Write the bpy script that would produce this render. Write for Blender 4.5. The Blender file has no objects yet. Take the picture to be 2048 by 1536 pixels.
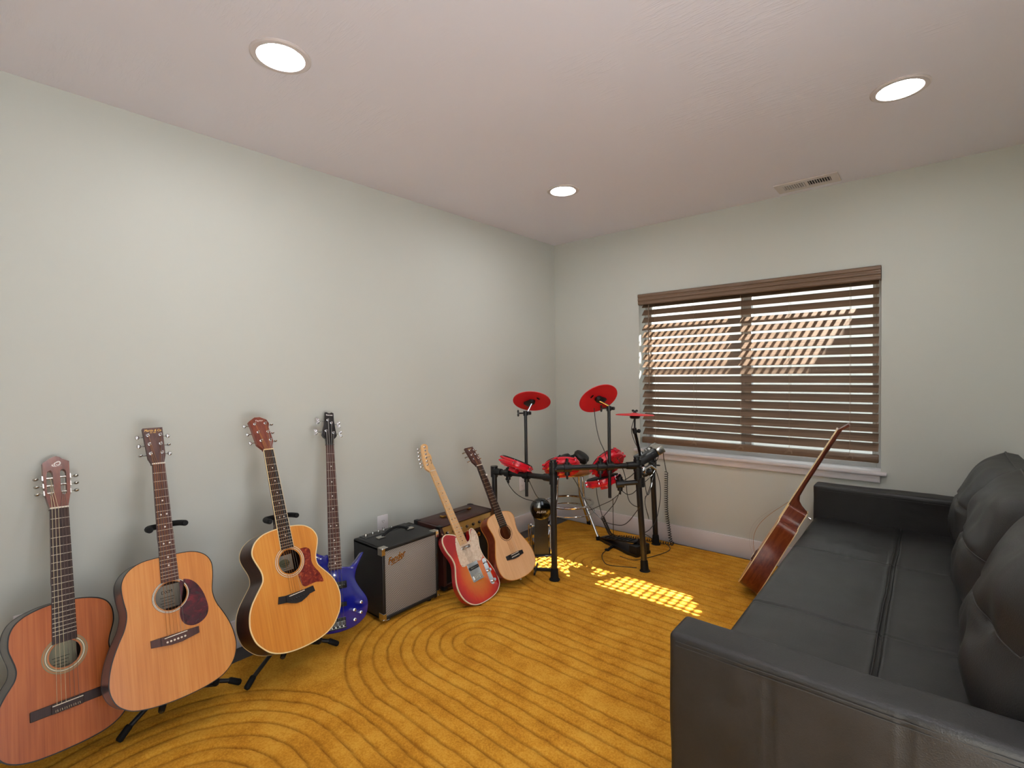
import bpy, bmesh, math, random
import numpy as np
from mathutils import Vector, Matrix, noise
random.seed(7)
C = bpy.context.scene.collection
PI = math.pi
SC = bpy.context.scene
SC.view_settings.view_transform = 'Standard'
SC.view_settings.look = 'None'
SC.view_settings.gamma = 1.0
SC.view_settings.use_curve_mapping = False
SC.view_settings.exposure = 0.0
SC.cycles.max_bounces = 10
SC.cycles.diffuse_bounces = 6
SC.cycles.glossy_bounces = 4
SC.cycles.transmission_bounces = 6
SC.cycles.transparent_max_bounces = 8
SC.cycles.sample_clamp_indirect = 6.0

# ------------------------------------------------------------------ materials
def lin(h):
    if isinstance(h, str):
        h = h.lstrip('#')
        v = [int(h[i:i+2], 16)/255 for i in (0, 2, 4)]
        return tuple((c/12.92 if c <= .04045 else ((c+.055)/1.055)**2.4) for c in v) + (1,)
    return tuple(h) + (1,)

class NT:
    def __init__(s, name):
        s.m = bpy.data.materials.new(name); s.m.use_nodes = True
        s.t = s.m.node_tree; s.N = s.t.nodes; s.L = s.t.links
        s.b = s.N['Principled BSDF']; s.out = s.N['Material Output']
    def n(s, typ, **kw):
        x = s.N.new(typ)
        for k, v in kw.items():
            if hasattr(x, k) and not k.startswith('i_'): setattr(x, k, v)
            elif k.startswith('i_'): x.inputs[k[2:].replace('_', ' ')].default_value = v
        return x
    def link(s, a, b): s.L.new(a, b)
    def coords(s, scale=(1, 1, 1), kind='Object'):
        tc = s.n('ShaderNodeTexCoord'); mp = s.n('ShaderNodeMapping')
        mp.inputs['Scale'].default_value = scale
        s.link(tc.outputs[kind], mp.inputs['Vector']); return mp.outputs['Vector']
    def noise(s, vec, scale, detail=3, rough=.5, dist=0.):
        x = s.n('ShaderNodeTexNoise'); x.inputs['Scale'].default_value = scale
        x.inputs['Detail'].default_value = detail; x.inputs['Roughness'].default_value = rough
        x.inputs['Distortion'].default_value = dist
        s.link(vec, x.inputs['Vector']); return x.outputs['Fac']
    def ramp(s, fac, stops):
        r = s.n('ShaderNodeValToRGB'); e = r.color_ramp.elements
        while len(e) < len(stops): e.new(.5)
        for el, (p, c) in zip(e, stops): el.position = p; el.color = lin(c)
        s.link(fac, r.inputs['Fac']); return r.outputs['Color']
    def bump(s, h, strength=.2, dist=.001):
        b = s.n('ShaderNodeBump'); b.inputs['Strength'].default_value = strength
        b.inputs['Distance'].default_value = dist; s.link(h, b.inputs['Height'])
        s.link(b.outputs['Normal'], s.b.inputs['Normal']); return b
    def math(s, op, a, b=None):
        x = s.n('ShaderNodeMath', operation=op)
        for i, v in enumerate((a, b)):
            if v is None: continue
            if isinstance(v, (int, float)): x.inputs[i].default_value = v
            else: s.link(v, x.inputs[i])
        return x.outputs[0]

def simple(name, col, rough=.5, metal=0., spec=.5, coat=0., nscale=0, nstr=.1, var=0.):
    k = NT(name); k.b.inputs['Base Color'].default_value = lin(col)
    k.b.inputs['Roughness'].default_value = rough; k.b.inputs['Metallic'].default_value = metal
    k.b.inputs['Specular IOR Level'].default_value = spec
    k.b.inputs['Coat Weight'].default_value = coat; k.b.inputs['Coat Roughness'].default_value = .08
    v = k.coords()
    if var:
        f = k.noise(v, 9, 4); c = lin(col)
        mx = k.n('ShaderNodeMix', data_type='RGBA')
        mx.inputs[6].default_value = tuple(x*(1-var) for x in c[:3])+(1,); mx.inputs[7].default_value = tuple(min(1, x*(1+var)) for x in c[:3])+(1,)
        k.link(f, mx.inputs[0]); k.link(mx.outputs[2], k.b.inputs['Base Color'])
    if nscale: k.bump(k.noise(v, nscale, 3), nstr, .001)
    return k.m

def wood(name, c1, c2, c3=None, rough=.35, axis='y', scale=60, stretch=.03, coat=.3, spec=.4, blotch=.35, lam=True):
    k = NT(name); sc = {'x': (stretch, 1, 1), 'y': (1, stretch, 1), 'z': (1, 1, stretch)}[axis]
    v = k.coords(sc)
    f1 = k.noise(v, scale, 5, .6, .6); f2 = k.noise(k.coords({'x': (.25, 1, 1), 'y': (1, .25, 1), 'z': (1, 1, .25)}[axis]), 9, 3)
    mix = k.math('ADD', k.math('MULTIPLY', f1, 1-blotch), k.math('MULTIPLY', f2, blotch))
    col = k.ramp(mix, [(.33, c2), (.5, c1), (.66, c3 or c1)])
    k.link(col, k.b.inputs['Base Color']); k.b.inputs['Roughness'].default_value = rough
    k.b.inputs['Specular IOR Level'].default_value = spec
    k.b.inputs['Coat Weight'].default_value = coat; k.b.inputs['Coat Roughness'].default_value = .12
    k.bump(f1, .05, .0005)
    return k.m

M = {}
M['black_metal'] = simple('black powder coat', '#17181a', .38, .0, .5, nscale=400, nstr=.05)
M['black_plastic'] = simple('black plastic', '#141416', .42, 0, .5, nscale=300, nstr=.05)
M['black_rubber'] = simple('black rubber', '#101011', .75, 0, .3)
M['black_gloss'] = simple('black gloss', '#0a0a0c', .12, 0, .5, coat=.6)
M['chrome'] = simple('chrome', '#d9d9dc', .12, 1.)
M['nickel'] = simple('nickel', '#c9c6c0', .25, 1.)
M['gold_metal'] = simple('gold plate', '#c89a4a', .25, 1.)
M['fret_metal'] = simple('fret wire', '#cfc6b4', .3, .9)
M['bone'] = simple('bone', '#e6dccb', .45)
M['pearl'] = simple('pearl dot', '#eeeae2', .3)
M['white_plastic'] = simple('white plastic', '#e4dfe0', .4)
M['trim_white'] = simple('white trim paint', '#d9d3d4', .38, nscale=60, nstr=.03)
M['red_shell'] = simple('red shell', '#d3122a', .28, 0, .5, coat=.4)
M['red_rubber'] = simple('red rubber', '#c4101e', .5, 0, .45)
M['drum_head'] = simple('black mesh drum head', '#15171a', .6, 0, .4, nscale=900, nstr=.15)
M['cable'] = simple('cable', '#0d0d0e', .5)
M['string_steel'] = simple('plain steel string', '#b8b4ae', .35, 1.)
M['string_bronze'] = simple('bronze string', '#b07a48', .4, .9)
M['string_nylon'] = simple('silver wound string', '#d8c8a4', .4, .5)
M['string_clear'] = simple('clear nylon string', '#6b5a50', .4, 0)
M['rosewood'] = wood('rosewood', '#4a2a22', '#301712', '#5a352a', .45, 'y', 90, .05, 0.)
M['rosewood_dark'] = wood('dark rosewood', '#33201c', '#1e100e', '#3f2822', .45, 'y', 90, .05, 0.)
M['ebony'] = wood('ebony', '#1d1a1b', '#121012', '#262223', .45, 'y', 90, .05, 0.)
M['maple'] = wood('maple', '#e0b27a', '#d09c62', '#e9c190', .3, 'y', 40, .04, .5)
M['mahogany'] = wood('mahogany', '#6a3322', '#4e2114', '#7a402c', .35, 'y', 80, .05, .4)
M['mahogany_red'] = wood('red mahogany', '#6e2e1c', '#4c1a10', '#82402a', .3, 'y', 70, .06, .5)
M['neck_brown'] = wood('neck mahogany', '#5d3424', '#452217', '#6d412e', .4, 'y', 80, .05, .2)
M['paper'] = simple('label paper', '#b9b295', .9)
M['paper_grey'] = simple('label paper grey', '#b4a998', .9)
M['ink'] = simple('ink', '#2a2520', .8)
M['tort'] = None
def tortoise(name, a, b, c, sc):
    k = NT(name); v = k.coords()
    f = k.noise(v, sc, 4, .6, 1.5); k.link(k.ramp(f, [(.35, a), (.55, b), (.72, c)]), k.b.inputs['Base Color'])
    k.b.inputs['Roughness'].default_value = .25; k.b.inputs['Coat Weight'].default_value = .3
    return k.m
M['tort'] = tortoise('tortoise dark', '#32101a', '#4a1420', '#7c1c28', 28)
M['tort_red'] = tortoise('tortoise red', '#5a1410', '#7c2418', '#b85a30', 45)
M['pearloid'] = tortoise('cream pearloid', '#cdb49a', '#dcc6ae', '#ead9c6', 40)

# ------------------------------------------------------------------ mesh builder
class MB:
    def __init__(s): s.bm = bmesh.new(); s.T = Matrix.Identity(4); s.mi = 0
    def _v(s, p): return s.bm.verts.new(s.T @ Vector(p))
    def _f(s, vs):
        try:
            f = s.bm.faces.new(vs); f.material_index = s.mi; return f
        except ValueError: return None
    def box(s, c, d, rot=None, bev=0., seg=2):
        bm2 = bmesh.new(); bmesh.ops.create_cube(bm2, size=1)
        bmesh.ops.scale(bm2, vec=d, verts=bm2.verts)
        if bev:
            bmesh.ops.bevel(bm2, geom=bm2.edges[:], offset=bev, segments=seg, affect='EDGES', profile=.5)
        m = Matrix.Translation(c)
        if rot is not None: m = m @ rot.to_4x4()
        s._merge(bm2, m); return s
    def b2(s, lo, hi, bev=0., seg=2):
        return s.box([(a+b)/2 for a, b in zip(lo, hi)], [b-a for a, b in zip(lo, hi)], None, bev, seg)
    def _merge(s, bm2, m):
        mp = {}
        for v in bm2.verts: mp[v] = s._v(m @ v.co)
        for f in bm2.faces: s._f([mp[v] for v in f.verts])
        bm2.free()
    def cyl(s, p0, p1, r0, r1=None, n=16, cap=True):
        r1 = r0 if r1 is None else r1
        p0, p1 = Vector(p0), Vector(p1); d = (p1-p0)
        if d.length < 1e-9: return s
        q = d.normalized().to_track_quat('Z', 'Y')
        a, b = [], []
        for i in range(n):
            t = 2*PI*i/n; o = Vector((math.cos(t), math.sin(t), 0))
            a.append(s._v(p0+q @ (o*r0))); b.append(s._v(p1+q @ (o*r1)))
        for i in range(n): s._f([a[i], a[(i+1) % n], b[(i+1) % n], b[i]])
        if cap: s._f(a[::-1]); s._f(b)
        return s
    def tube(s, pts, r, n=8, closed=False, cap=True):
        pts = [Vector(p) for p in pts]; N = len(pts); rings = []
        rr = r if isinstance(r, (list, tuple)) else [r]*N
        up = None
        for i, p in enumerate(pts):
            a = pts[(i-1) % N] if closed or i > 0 else p
            b = pts[(i+1) % N] if closed or i < N-1 else p
            t = (b-a).normalized()
            if up is None:
                up = t.orthogonal().normalized()
            else:
                up = (up - t*up.dot(t))
                up = up.normalized() if up.length > 1e-6 else t.orthogonal().normalized()
            sd = t.cross(up)
            rings.append([s._v(p+(up*math.cos(2*PI*k/n)+sd*math.sin(2*PI*k/n))*rr[i]) for k in range(n)])
        for i in range(N if closed else N-1):
            A, B = rings[i], rings[(i+1) % N]
            for k in range(n): s._f([A[k], A[(k+1) % n], B[(k+1) % n], B[k]])
        if cap and not closed: s._f(rings[0][::-1]); s._f(rings[-1])
        return s
    def lathe(s, prof, o=(0, 0, 0), ax=(0, 0, 1), n=32, cap=True):
        q = Vector(ax).normalized().to_track_quat('Z', 'Y'); o = Vector(o); rings = []
        for r, z in prof:
            if r < 1e-6: rings.append([s._v(o+q @ Vector((0, 0, z)))])
            else: rings.append([s._v(o+q @ Vector((r*math.cos(2*PI*k/n), r*math.sin(2*PI*k/n), z))) for k in range(n)])
        for A, B in zip(rings, rings[1:]):
            for k in range(n):
                k2 = (k+1) % n
                if len(A) == 1 and len(B) == 1: continue
                if len(A) == 1: s._f([A[0], B[k2], B[k]][::-1])
                elif len(B) == 1: s._f([A[k], A[k2], B[0]])
                else: s._f([A[k], A[k2], B[k2], B[k]])
        if cap:
            if len(rings[0]) > 1: s._f(rings[0][::-1])
            if len(rings[-1]) > 1: s._f(rings[-1])
        return s
    def ell(s, c, r, n=20, m=12, rot=None):
        bm2 = bmesh.new(); bmesh.ops.create_uvsphere(bm2, u_segments=n, v_segments=m, radius=1)
        mt = Matrix.Translation(c) @ (rot.to_4x4() if rot is not None else Matrix.Identity(4)) @ Matrix.Diagonal((r[0], r[1], r[2], 1))
        s._merge(bm2, mt); return s
    def prism(s, outer, z0, z1, holes=(), fn=None, walls=True, top=True, bot=True, bev=0.):
        """2-D outline (with holes) between z0 and z1; fn maps (x,y,z)->point"""
        fn = fn or (lambda x, y, z: (x, y, z))
        bm2 = bmesh.new(); loops = []
        for lp in [outer]+list(holes):
            vs = [bm2.verts.new((p[0], p[1], 0)) for p in lp]
            for i in range(len(vs)): bm2.edges.new((vs[i], vs[(i+1) % len(vs)]))
            loops.append(vs)
        bmesh.ops.triangle_fill(bm2, use_beauty=True, use_dissolve=False, edges=bm2.edges[:], normal=(0, 0, 1))
        bm2.verts.index_update()
        def cap(z, flip, ins=0.):
            mp = [s._v(fn(v.co.x, v.co.y, z)) for v in bm2.verts]
            for f in bm2.faces:
                q = [mp[v.index] for v in f.verts]
                if (f.normal.z < 0) != flip: q = q[::-1]
                s._f(q)
            return mp
        T = cap(z1, False) if top else [s._v(fn(v.co.x, v.co.y, z1)) for v in bm2.verts]
        B = cap(z0, True) if bot else [s._v(fn(v.co.x, v.co.y, z0)) for v in bm2.verts]
        if walls:
            for lp in loops:
                for i in range(len(lp)):
                    a, b = lp[i].index, lp[(i+1) % len(lp)].index
                    s._f([B[a], B[b], T[b], T[a]])
        bm2.free(); return s
    def ring(s, outer, inner, z0, z1):
        n = len(outer)
        q = [[s._v((p[0], p[1], z)) for p in lp] for lp, z in ((outer, z0), (outer, z1), (inner, z1), (inner, z0))]
        for i in range(n):
            j = (i+1) % n
            for a, b in ((0, 1), (1, 2), (2, 3), (3, 0)): s._f([q[a][i], q[a][j], q[b][j], q[b][i]])
        return s
    def build(s, name, mats, parent=None, smooth=True, ang=35, recalc=True):
        bm = s.bm
        if recalc and bm.faces: bmesh.ops.recalc_face_normals(bm, faces=bm.faces[:])
        for f in bm.faces: f.smooth = smooth
        if smooth:
            la = math.radians(ang)
            for e in bm.edges:
                if len(e.link_faces) == 2: e.smooth = e.calc_face_angle(0) < la
        me = bpy.data.meshes.new(name); bm.to_mesh(me); bm.free()
        for m in (mats if isinstance(mats, (list, tuple)) else [mats]): me.materials.append(M[m] if isinstance(m, str) else m)
        o = bpy.data.objects.new(name, me); C.objects.link(o)
        if parent is not None: o.parent = parent
        return o

def tag(o, label, cat, group=None, kind=None):
    o['label'] = label; o['category'] = cat
    if group: o['group'] = group
    if kind: o['kind'] = kind
    return o
def struct(o, label=None):
    o['kind'] = 'structure'
    if label: o['label'] = label
    return o
def empty(name, mat=None, loc=None):
    o = bpy.data.objects.new(name, None); C.objects.link(o); o.empty_display_size = .05
    if mat is not None: o.matrix_world = mat
    if loc is not None: o.location = loc
    return o
def pose(R, t):
    m = Matrix(R).to_4x4(); m.translation = t; return m
def text(name, body, size, parent, mat, loc=(0, 0, 0), rot=(0, 0, 0), shear=0., ext=.0004, sx=1., sy=1., fmat=None):
    cu = bpy.data.curves.new(name, 'FONT'); cu.body = body; cu.size = size; cu.align_x = 'CENTER'; cu.align_y = 'CENTER'
    cu.shear = shear; cu.extrude = ext; cu.resolution_u = 3
    o = bpy.data.objects.new(name, cu); C.objects.link(o)
    dg = bpy.context.evaluated_depsgraph_get()
    me = bpy.data.meshes.new_from_object(o.evaluated_get(dg)); bpy.data.objects.remove(o); bpy.data.curves.remove(cu)
    m = Matrix.Translation(loc) @ Matrix.Rotation(rot[2], 4, 'Z') @ Matrix.Rotation(rot[1], 4, 'Y') @ Matrix.Rotation(rot[0], 4, 'X') @ Matrix.Diagonal((sx, sy, 1, 1))
    if fmat is not None: m = fmat @ m
    me.transform(m); me.materials.clear(); me.materials.append(M[mat])
    q = bpy.data.objects.new(name, me); C.objects.link(q); q.parent = parent
    return q
def cr(pts, k=4, closed=True):
    """Catmull-Rom"""
    pts = [Vector(p) for p in pts]; n = len(pts); out = []
    for i in range(n if closed else n-1):
        if closed: a, b, c, d = pts[(i-1) % n], pts[i], pts[(i+1) % n], pts[(i+2) % n]
        else: a, b, c, d = pts[max(i-1, 0)], pts[i], pts[i+1], pts[min(i+2, n-1)]
        for j in range(k):
            t = j/k
            out.append(.5*((2*b)+(c-a)*t+(2*a-5*b+4*c-d)*t*t+(3*b-a-3*c+d)*t**3))
    if not closed: out.append(pts[-1])
    return out
def inset(pts, d):
    n = len(pts); out = []
    area = sum(pts[i][0]*pts[(i+1) % n][1]-pts[(i+1) % n][0]*pts[i][1] for i in range(n))
    sg = 1 if area > 0 else -1
    for i in range(n):
        a, b = Vector(pts[(i-1) % n][:2]), Vector(pts[(i+1) % n][:2]); t = (b-a).normalized()
        nn = Vector((-t.y, t.x))*sg
        out.append((pts[i][0]+nn.x*d, pts[i][1]+nn.y*d))
    return out
def circle(cx, cy, r, n=40): return [(cx+r*math.cos(2*PI*i/n), cy+r*math.sin(2*PI*i/n)) for i in range(n)]
def mm(l): return [(x/1000, y/1000) for x, y in l]
def mirror(h):
    """half outline (x>=0, first and last on the axis) -> closed loop, clockwise from the top"""
    return h + [(-x, y) for x, y in h[-2:0:-1]]
LAMP, SKY, SUNE, RUGRES = 125., 6.0, 80., .0062
RUG = ('#a56c1c', '#c28728', '#d09a38'); LEATHER = ('#151413', '#201e1d')
# ------------------------------------------------------------------ room
L, H, XW, YN = 3.6152, 2.44, 3.29, -.32
WX0, WX1, WZ0, WZ1 = .811, 2.345, .695, 1.9127     # window opening
YE = 3.825                                          # outer face of the window wall
def paint(name, col, rough=.6, bscale=220, bstr=.06):
    k = NT(name); v = k.coords(); f = k.noise(v, 1.3, 3)
    c = lin(col); mx = k.n('ShaderNodeMix', data_type='RGBA')
    mx.inputs[6].default_value = tuple(x*.97 for x in c[:3])+(1,); mx.inputs[7].default_value = tuple(x*1.03 for x in c[:3])+(1,)
    k.link(f, mx.inputs[0]); k.link(mx.outputs[2], k.b.inputs['Base Color'])
    k.b.inputs['Roughness'].default_value = rough; k.b.inputs['Specular IOR Level'].default_value = .35
    k.bump(k.noise(v, bscale, 4), bstr, .001); return k.m
M['wall'] = paint('sage wall paint', '#c6c8c0', .55)
def ceiling_mat():
    k = NT('hand trowelled ceiling'); c = lin('#eceaf2')
    k.b.inputs['Base Color'].default_value = c; k.b.inputs['Roughness'].default_value = .5
    k.b.inputs['Specular IOR Level'].default_value = .35
    v = k.coords()
    # brushed swirls: stretched noise in two turned directions, masked in patches
    def brush(rot, seed):
        mp = k.n('ShaderNodeMapping'); mp.inputs['Rotation'].default_value = (0, 0, rot); mp.inputs['Scale'].default_value = (6, 42, 1); mp.inputs['Location'].default_value = (seed, seed, 0)
        k.link(v, mp.inputs['Vector'])
        x = k.n('ShaderNodeTexNoise'); x.inputs['Scale'].default_value = 1.2; x.inputs['Detail'].default_value = 3; x.inputs['Distortion'].default_value = 1.6
        k.link(mp.outputs['Vector'], x.inputs['Vector'])
        r = k.n('ShaderNodeMapRange'); r.inputs['From Min'].default_value = .52; r.inputs['From Max'].default_value = .60
        k.link(x.outputs['Fac'], r.inputs['Value']); return r.outputs['Result']
    m1 = k.n('ShaderNodeMapRange'); m1.inputs['From Min'].default_value = .48; m1.inputs['From Max'].default_value = .6
    k.link(k.noise(v, 3.1, 2), m1.inputs['Value'])
    b1, b2 = brush(.5, 3.), brush(-.35, 11.)
    mix = k.n('ShaderNodeMix'); k.link(k.noise(v, 1.7, 2), mix.inputs[0]); k.link(b1, mix.inputs[2]); k.link(b2, mix.inputs[3])
    h = k.math('MULTIPLY', mix.outputs[0], m1.outputs['Result'])
    k.bump(h, .35, .0025); return k.m
M['ceiling'] = ceiling_mat()
M['floor'] = wood('dark floor boards', '#2b2826', '#1f1d1c', '#35312e', .4, 'y', 30, .06, .2)

g = struct(MB().b2((-.2, YN-.2, -.1), (XW+.2, L+.25, 0)).build('floor', 'floor', smooth=False))
struct(MB().b2((-.2, YN-.2, H), (XW+.2, L+.25, H+.1)).build('ceiling', 'ceiling', smooth=False))
struct(MB().b2((-.12, YN, 0), (0, L, H)).build('wall_left', 'wall', smooth=False))
struct(MB().b2((-.12, YN-.12, 0), (XW+.12, YN, H)).build('wall_front', 'wall', smooth=False))
# unseen doorway added in the right wall beside the camera for more daylight
DY0, DY1, DZ = -.25, 1.02, 2.10
w = MB(); w.b2((XW, YN, 0), (XW+.12, DY0, H)); w.b2((XW, DY1, 0), (XW+.12, L, H)); w.b2((XW, DY0, DZ), (XW+.12, DY1, H))
struct(w.build('wall_right', 'wall', smooth=False))
w = MB(); w.b2((XW-.015, DY0-.065, 0), (XW, DY0, DZ+.07)); w.b2((XW-.015, DY1, 0), (XW, DY1+.07, DZ+.07)); w.b2((XW-.015, DY0, DZ), (XW, DY1, DZ+.07))
struct(w.build('added_door_trim', 'trim_white', smooth=False))  # casing of the added doorway
w = MB()
w.b2((-.12, L, 0), (WX0, YE, H)); w.b2((WX1, L, 0), (XW+.12, YE, H))
w.b2((WX0, L, 0), (WX1, YE, WZ0-.02)); w.b2((WX0, L, WZ1), (WX1, YE, H))
struct(w.build('wall_back', 'wall', smooth=False))
BH = .139
def base(name, lo, hi):
    b = MB(); b.b2(lo, hi, .004, 2); struct(b.build(name, 'trim_white'))
base('baseboard_left', (0, YN, 0), (.015, L-.0151, BH))
base('baseboard_back', (0, L-.015, 0), (XW, L, BH))
base('baseboard_right', (XW-.015, 1.0901, 0), (XW, L-.0151, BH))

# ---- window: vinyl frame with sliding sash, glass, stool and apron
M['vinyl'] = simple('white vinyl', '#dfe0df', .35)
def glass():
    k = NT('window glass'); k.N.remove(k.b)
    tr = k.n('ShaderNodeBsdfTransparent'); gl = k.n('ShaderNodeBsdfGlossy'); gl.inputs['Roughness'].default_value = .02
    tr.inputs['Color'].default_value = (.96, .98, .97, 1)
    mx = k.n('ShaderNodeMixShader'); mx.inputs[0].default_value = .05
    k.link(tr.outputs[0], mx.inputs[1]); k.link(gl.outputs[0], mx.inputs[2])
    k.link(mx.outputs[0], k.out.inputs['Surface']); return k.m
M['glass'] = glass()
XM = (WX0+WX1)/2
win = struct(empty('window_1', loc=(XM, 3.76, WZ0)), 'white framed sliding window in the back wall behind brown blinds')
def wp(name, mb, m, par=None):
    o = mb.build(name, m, par or win)
    if par is None: o.matrix_parent_inverse = Matrix.Translation((XM, 3.76, WZ0)).inverted()
    return o
f = MB(); y0, y1, fw = 3.735, 3.80, .030
f.b2((WX0, y0, WZ0), (WX0+fw, y1, WZ1), .004); f.b2((WX1-fw, y0, WZ0), (WX1, y1, WZ1), .004)
f.b2((WX0+fw, y0, WZ0), (WX1-fw, y1, WZ0+fw), .004); f.b2((WX0+fw, y0, WZ1-fw), (WX1-fw, y1, WZ1), .004)
f.b2((XM-.024, y0+.01, WZ0+fw), (XM+.024, y1-.005, WZ1-fw), .004)
fo = wp('window_frame', f, 'vinyl')
s = MB(); sx0, sx1 = WX0+fw, XM-.024
for a, b in (((sx0, WZ0+fw), (sx0+.020, WZ1-fw)), ((sx1-.020, WZ0+fw), (sx1, WZ1-fw)), ((sx0+.020, WZ0+fw), (sx1-.020, WZ0+fw+.036)), ((sx0+.020, WZ1-fw-.036), (sx1-.020, WZ1-fw))):
    s.b2((a[0], y0+.004, a[1]), (b[0], y0+.03, b[1]), .003)
s.b2((WX1-fw-.02, y0+.004, WZ0+fw), (WX1-fw, y0+.05, WZ1-fw), .003)
wp('sash', s, 'vinyl')
wp('pane', MB().b2((sx0+.020, y0+.015, WZ0+fw+.036), (sx1-.020, y0+.019, WZ1-fw-.036)), 'glass')
wp('pane', MB().b2((XM+.024, y0+.04, WZ0+fw), (WX1-fw, y0+.044, WZ1-fw)), 'glass')
st = MB(); st.b2((WX0-.04, L-.032, WZ0-.02), (WX1+.03, L, WZ0), .004); st.b2((WX0, L-.004, WZ0-.02), (WX1, y0, WZ0))
wp('window_sill', st, 'trim_white')
wp('apron', MB().b2((WX0-.015, L-.016, .631), (WX1-.002, L, WZ0-.02), .003), 'trim_white')

# ---- outside: ground, an added sun-blocking wall and the window well grate
M['stucco'] = paint('pale stucco', '#e6e4de', .8, 60, .2)
M['concrete'] = paint('pale concrete', '#c4c6ca', .85, 40, .3)
struct(MB().b2((-3, YE, -.1), (7, 9, .25)).b2((XW+.2, -4, -.1), (9, YE, -.03)).build('ground', 'concrete', smooth=False))  # second slab added past the doorway to bounce sunlight onto the ceiling
SUN = Vector((-.53, -1, -1.51)).normalized()
yo = 4.95; k = (yo-3.64)
def occ(x, z): return (x+.53*k, z+1.51*k)
a = occ(1.95, 1.28); b = occ(2.23, 1.63)
prof = [(-3, .2), (7, .2), (7, b[1]+(7-b[0])*.5), (b[0]+.4, b[1]+.4*1.46), b, a, (-3, a[1])]
ow = MB(); ow.prism(prof, 0, .15, fn=lambda x, z, t: (x, yo+t, z))  # added wall, its top edge shaped to keep sun off parts of the blind
struct(ow.build('sun_block_wall', 'stucco', smooth=False))
gr = MB()
for i in range(44):
    x = WX0-.1+.05*i
    gr.b2((x-.006, YE+.01, 2.04), (x+.006, yo-.35, 2.07))
for y in (YE+.012, yo-.36): gr.b2((WX0-.12, y, 2.03), (WX0+2.1, y+.012, 2.075))
struct(gr.build('trim_1', 'concrete', smooth=False), 'steel grate over the window well outside')

# ---- blinds
M['blind'] = wood('brown faux wood', '#6c5440', '#57422f', '#7b6350', .42, 'x', 110, .02, .15, .45, .25)
M['blind_cord'] = simple('tan ladder cord', '#8d7660', .8)
bl = tag(empty('window_blind', loc=(XM, 3.65, .72)), 'brown wooden venetian blind with open slats hanging in the window', 'blind')
def bp(name, mb, m, par=None, **kw):
    o = mb.build(name, m, par or bl, **kw)
    if par is None: o.matrix_parent_inverse = Matrix.Translation((XM, 3.65, .72)).inverted()
    return o
v = MB()
pr = [(0, 0), (.006, 0), (.0115, .006), (.0115, .019), (.0085, .023), (.0085, .029), (.0135, .034), (.0135, .046), (.010, .05), (.010, .057), (.0155, .062), (.0155, .078), (.011, .083), (0, .083)]
def valance(x0, x1):
    A = [v._v((x0, 3.606-p[0], 1.8285+p[1])) for p in pr]; B = [v._v((x1, 3.606-p[0], 1.8285+p[1])) for p in pr]; n = len(pr)
    for i in range(n): v._f([A[i], A[(i+1) % n], B[(i+1) % n], B[i]])
    v._f(A); v._f(B[::-1])
valance(WX0+.002, WX1-.002)
v.b2((WX0+.002, 3.606, 1.829), (WX0+.010, 3.66, 1.91)); v.b2((WX1-.010, 3.606, 1.829), (WX1-.002, 3.66, 1.91))
bp('valance', v, 'blind', ang=20)
bp('head_rail', MB().b2((WX0+.02, 3.625, 1.86), (WX1-.02, 3.68, 1.905)), 'blind')
sl = MB(); th = math.radians(45); ys = 3.658; wsl = .0635
zs = [1.772+.0587*(1-i) for i in range(18)]
for i, z in enumerate(zs):
    sl.box((XM, ys, z), (WX1-WX0-.028, wsl, .003), Matrix.Rotation(th, 3, 'X'), .001, 1)
bp('slat_panel', sl, 'blind')
br = MB(); br.b2((WX0+.012, ys-.030, .742), (WX1-.012, ys+.012, .790), .004, 2); bp('bottom_rail', br, 'blind')
CX = (.935, 1.235, 1.56, 1.86, 2.19)
for i, x in enumerate(CX):
    c = MB(); c.tube([(x, ys-.027, 1.83), (x, ys-.027, .80), (x, ys-.031, .79), (x, ys-.032, .766)], .0011, 6)
    c.tube([(x, ys+.027, 1.83), (x, ys+.027, .80)], .0011, 6)
    if i: # knotted end on the bottom rail
        pts = [(x+.02*math.sin(t*1.0)*(1+.3*math.sin(3*t)), ys-.0325-.001*math.cos(2*t), .766+.010*math.cos(t*2.1)) for t in np.linspace(0, 9, 40)]
        c.tube(pts, .0010, 5)
    bp('ladder_cord', c, 'blind_cord')
wd = MB(); wd.tube([(.893, ys-.045, 1.825), (.893, ys-.046, 1.19)], .0042, 8); wd.cyl((.893, ys-.046, 1.19), (.893, ys-.046, 1.175), .0055, .0045, 8)
bp('tilt_wand', wd, 'blind')

# ---- recessed lights
M['lamp_trim'] = simple('lamp trim', '#cfc6c3', .4)
def emit(name, col, st):
    k = NT(name); k.b.inputs['Base Color'].default_value = (1, 1, 1, 1); k.b.inputs['Emission Color'].default_value = tuple(col)+(1,); k.b.inputs['Emission Strength'].default_value = st
    return k.m
M['lamp'] = emit('lit lamp diffuser', (.98, .98, 1.0), LAMP)
for x, y, lb in ((.827, .817, 'recessed round ceiling light at upper left above the guitars'), (.827, 2.554, 'smallest recessed ceiling light above the drum kit corner'), (2.466, 2.554, 'recessed round ceiling light at upper right above the sofa'), (2.466, .817, 'recessed ceiling light above the near end of the sofa, outside the photo')):
    e = tag(empty('ceiling_light', loc=(x, y, H)), lb, 'ceiling light', 'recessed ceiling lights')
    t = MB(); t.lathe([(.099, 0), (.099, -.003), (.094, -.007), (.078, -.007), (.070, .0), (.066, .0)], n=48, cap=False); t.build('trim_ring', 'lamp_trim', e)
    d = MB(); d.lathe([(0, -.002), (.069, -.002), (.069, -.0005)], n=40, cap=False); d.build('diffuser', 'lamp', e)

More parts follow.
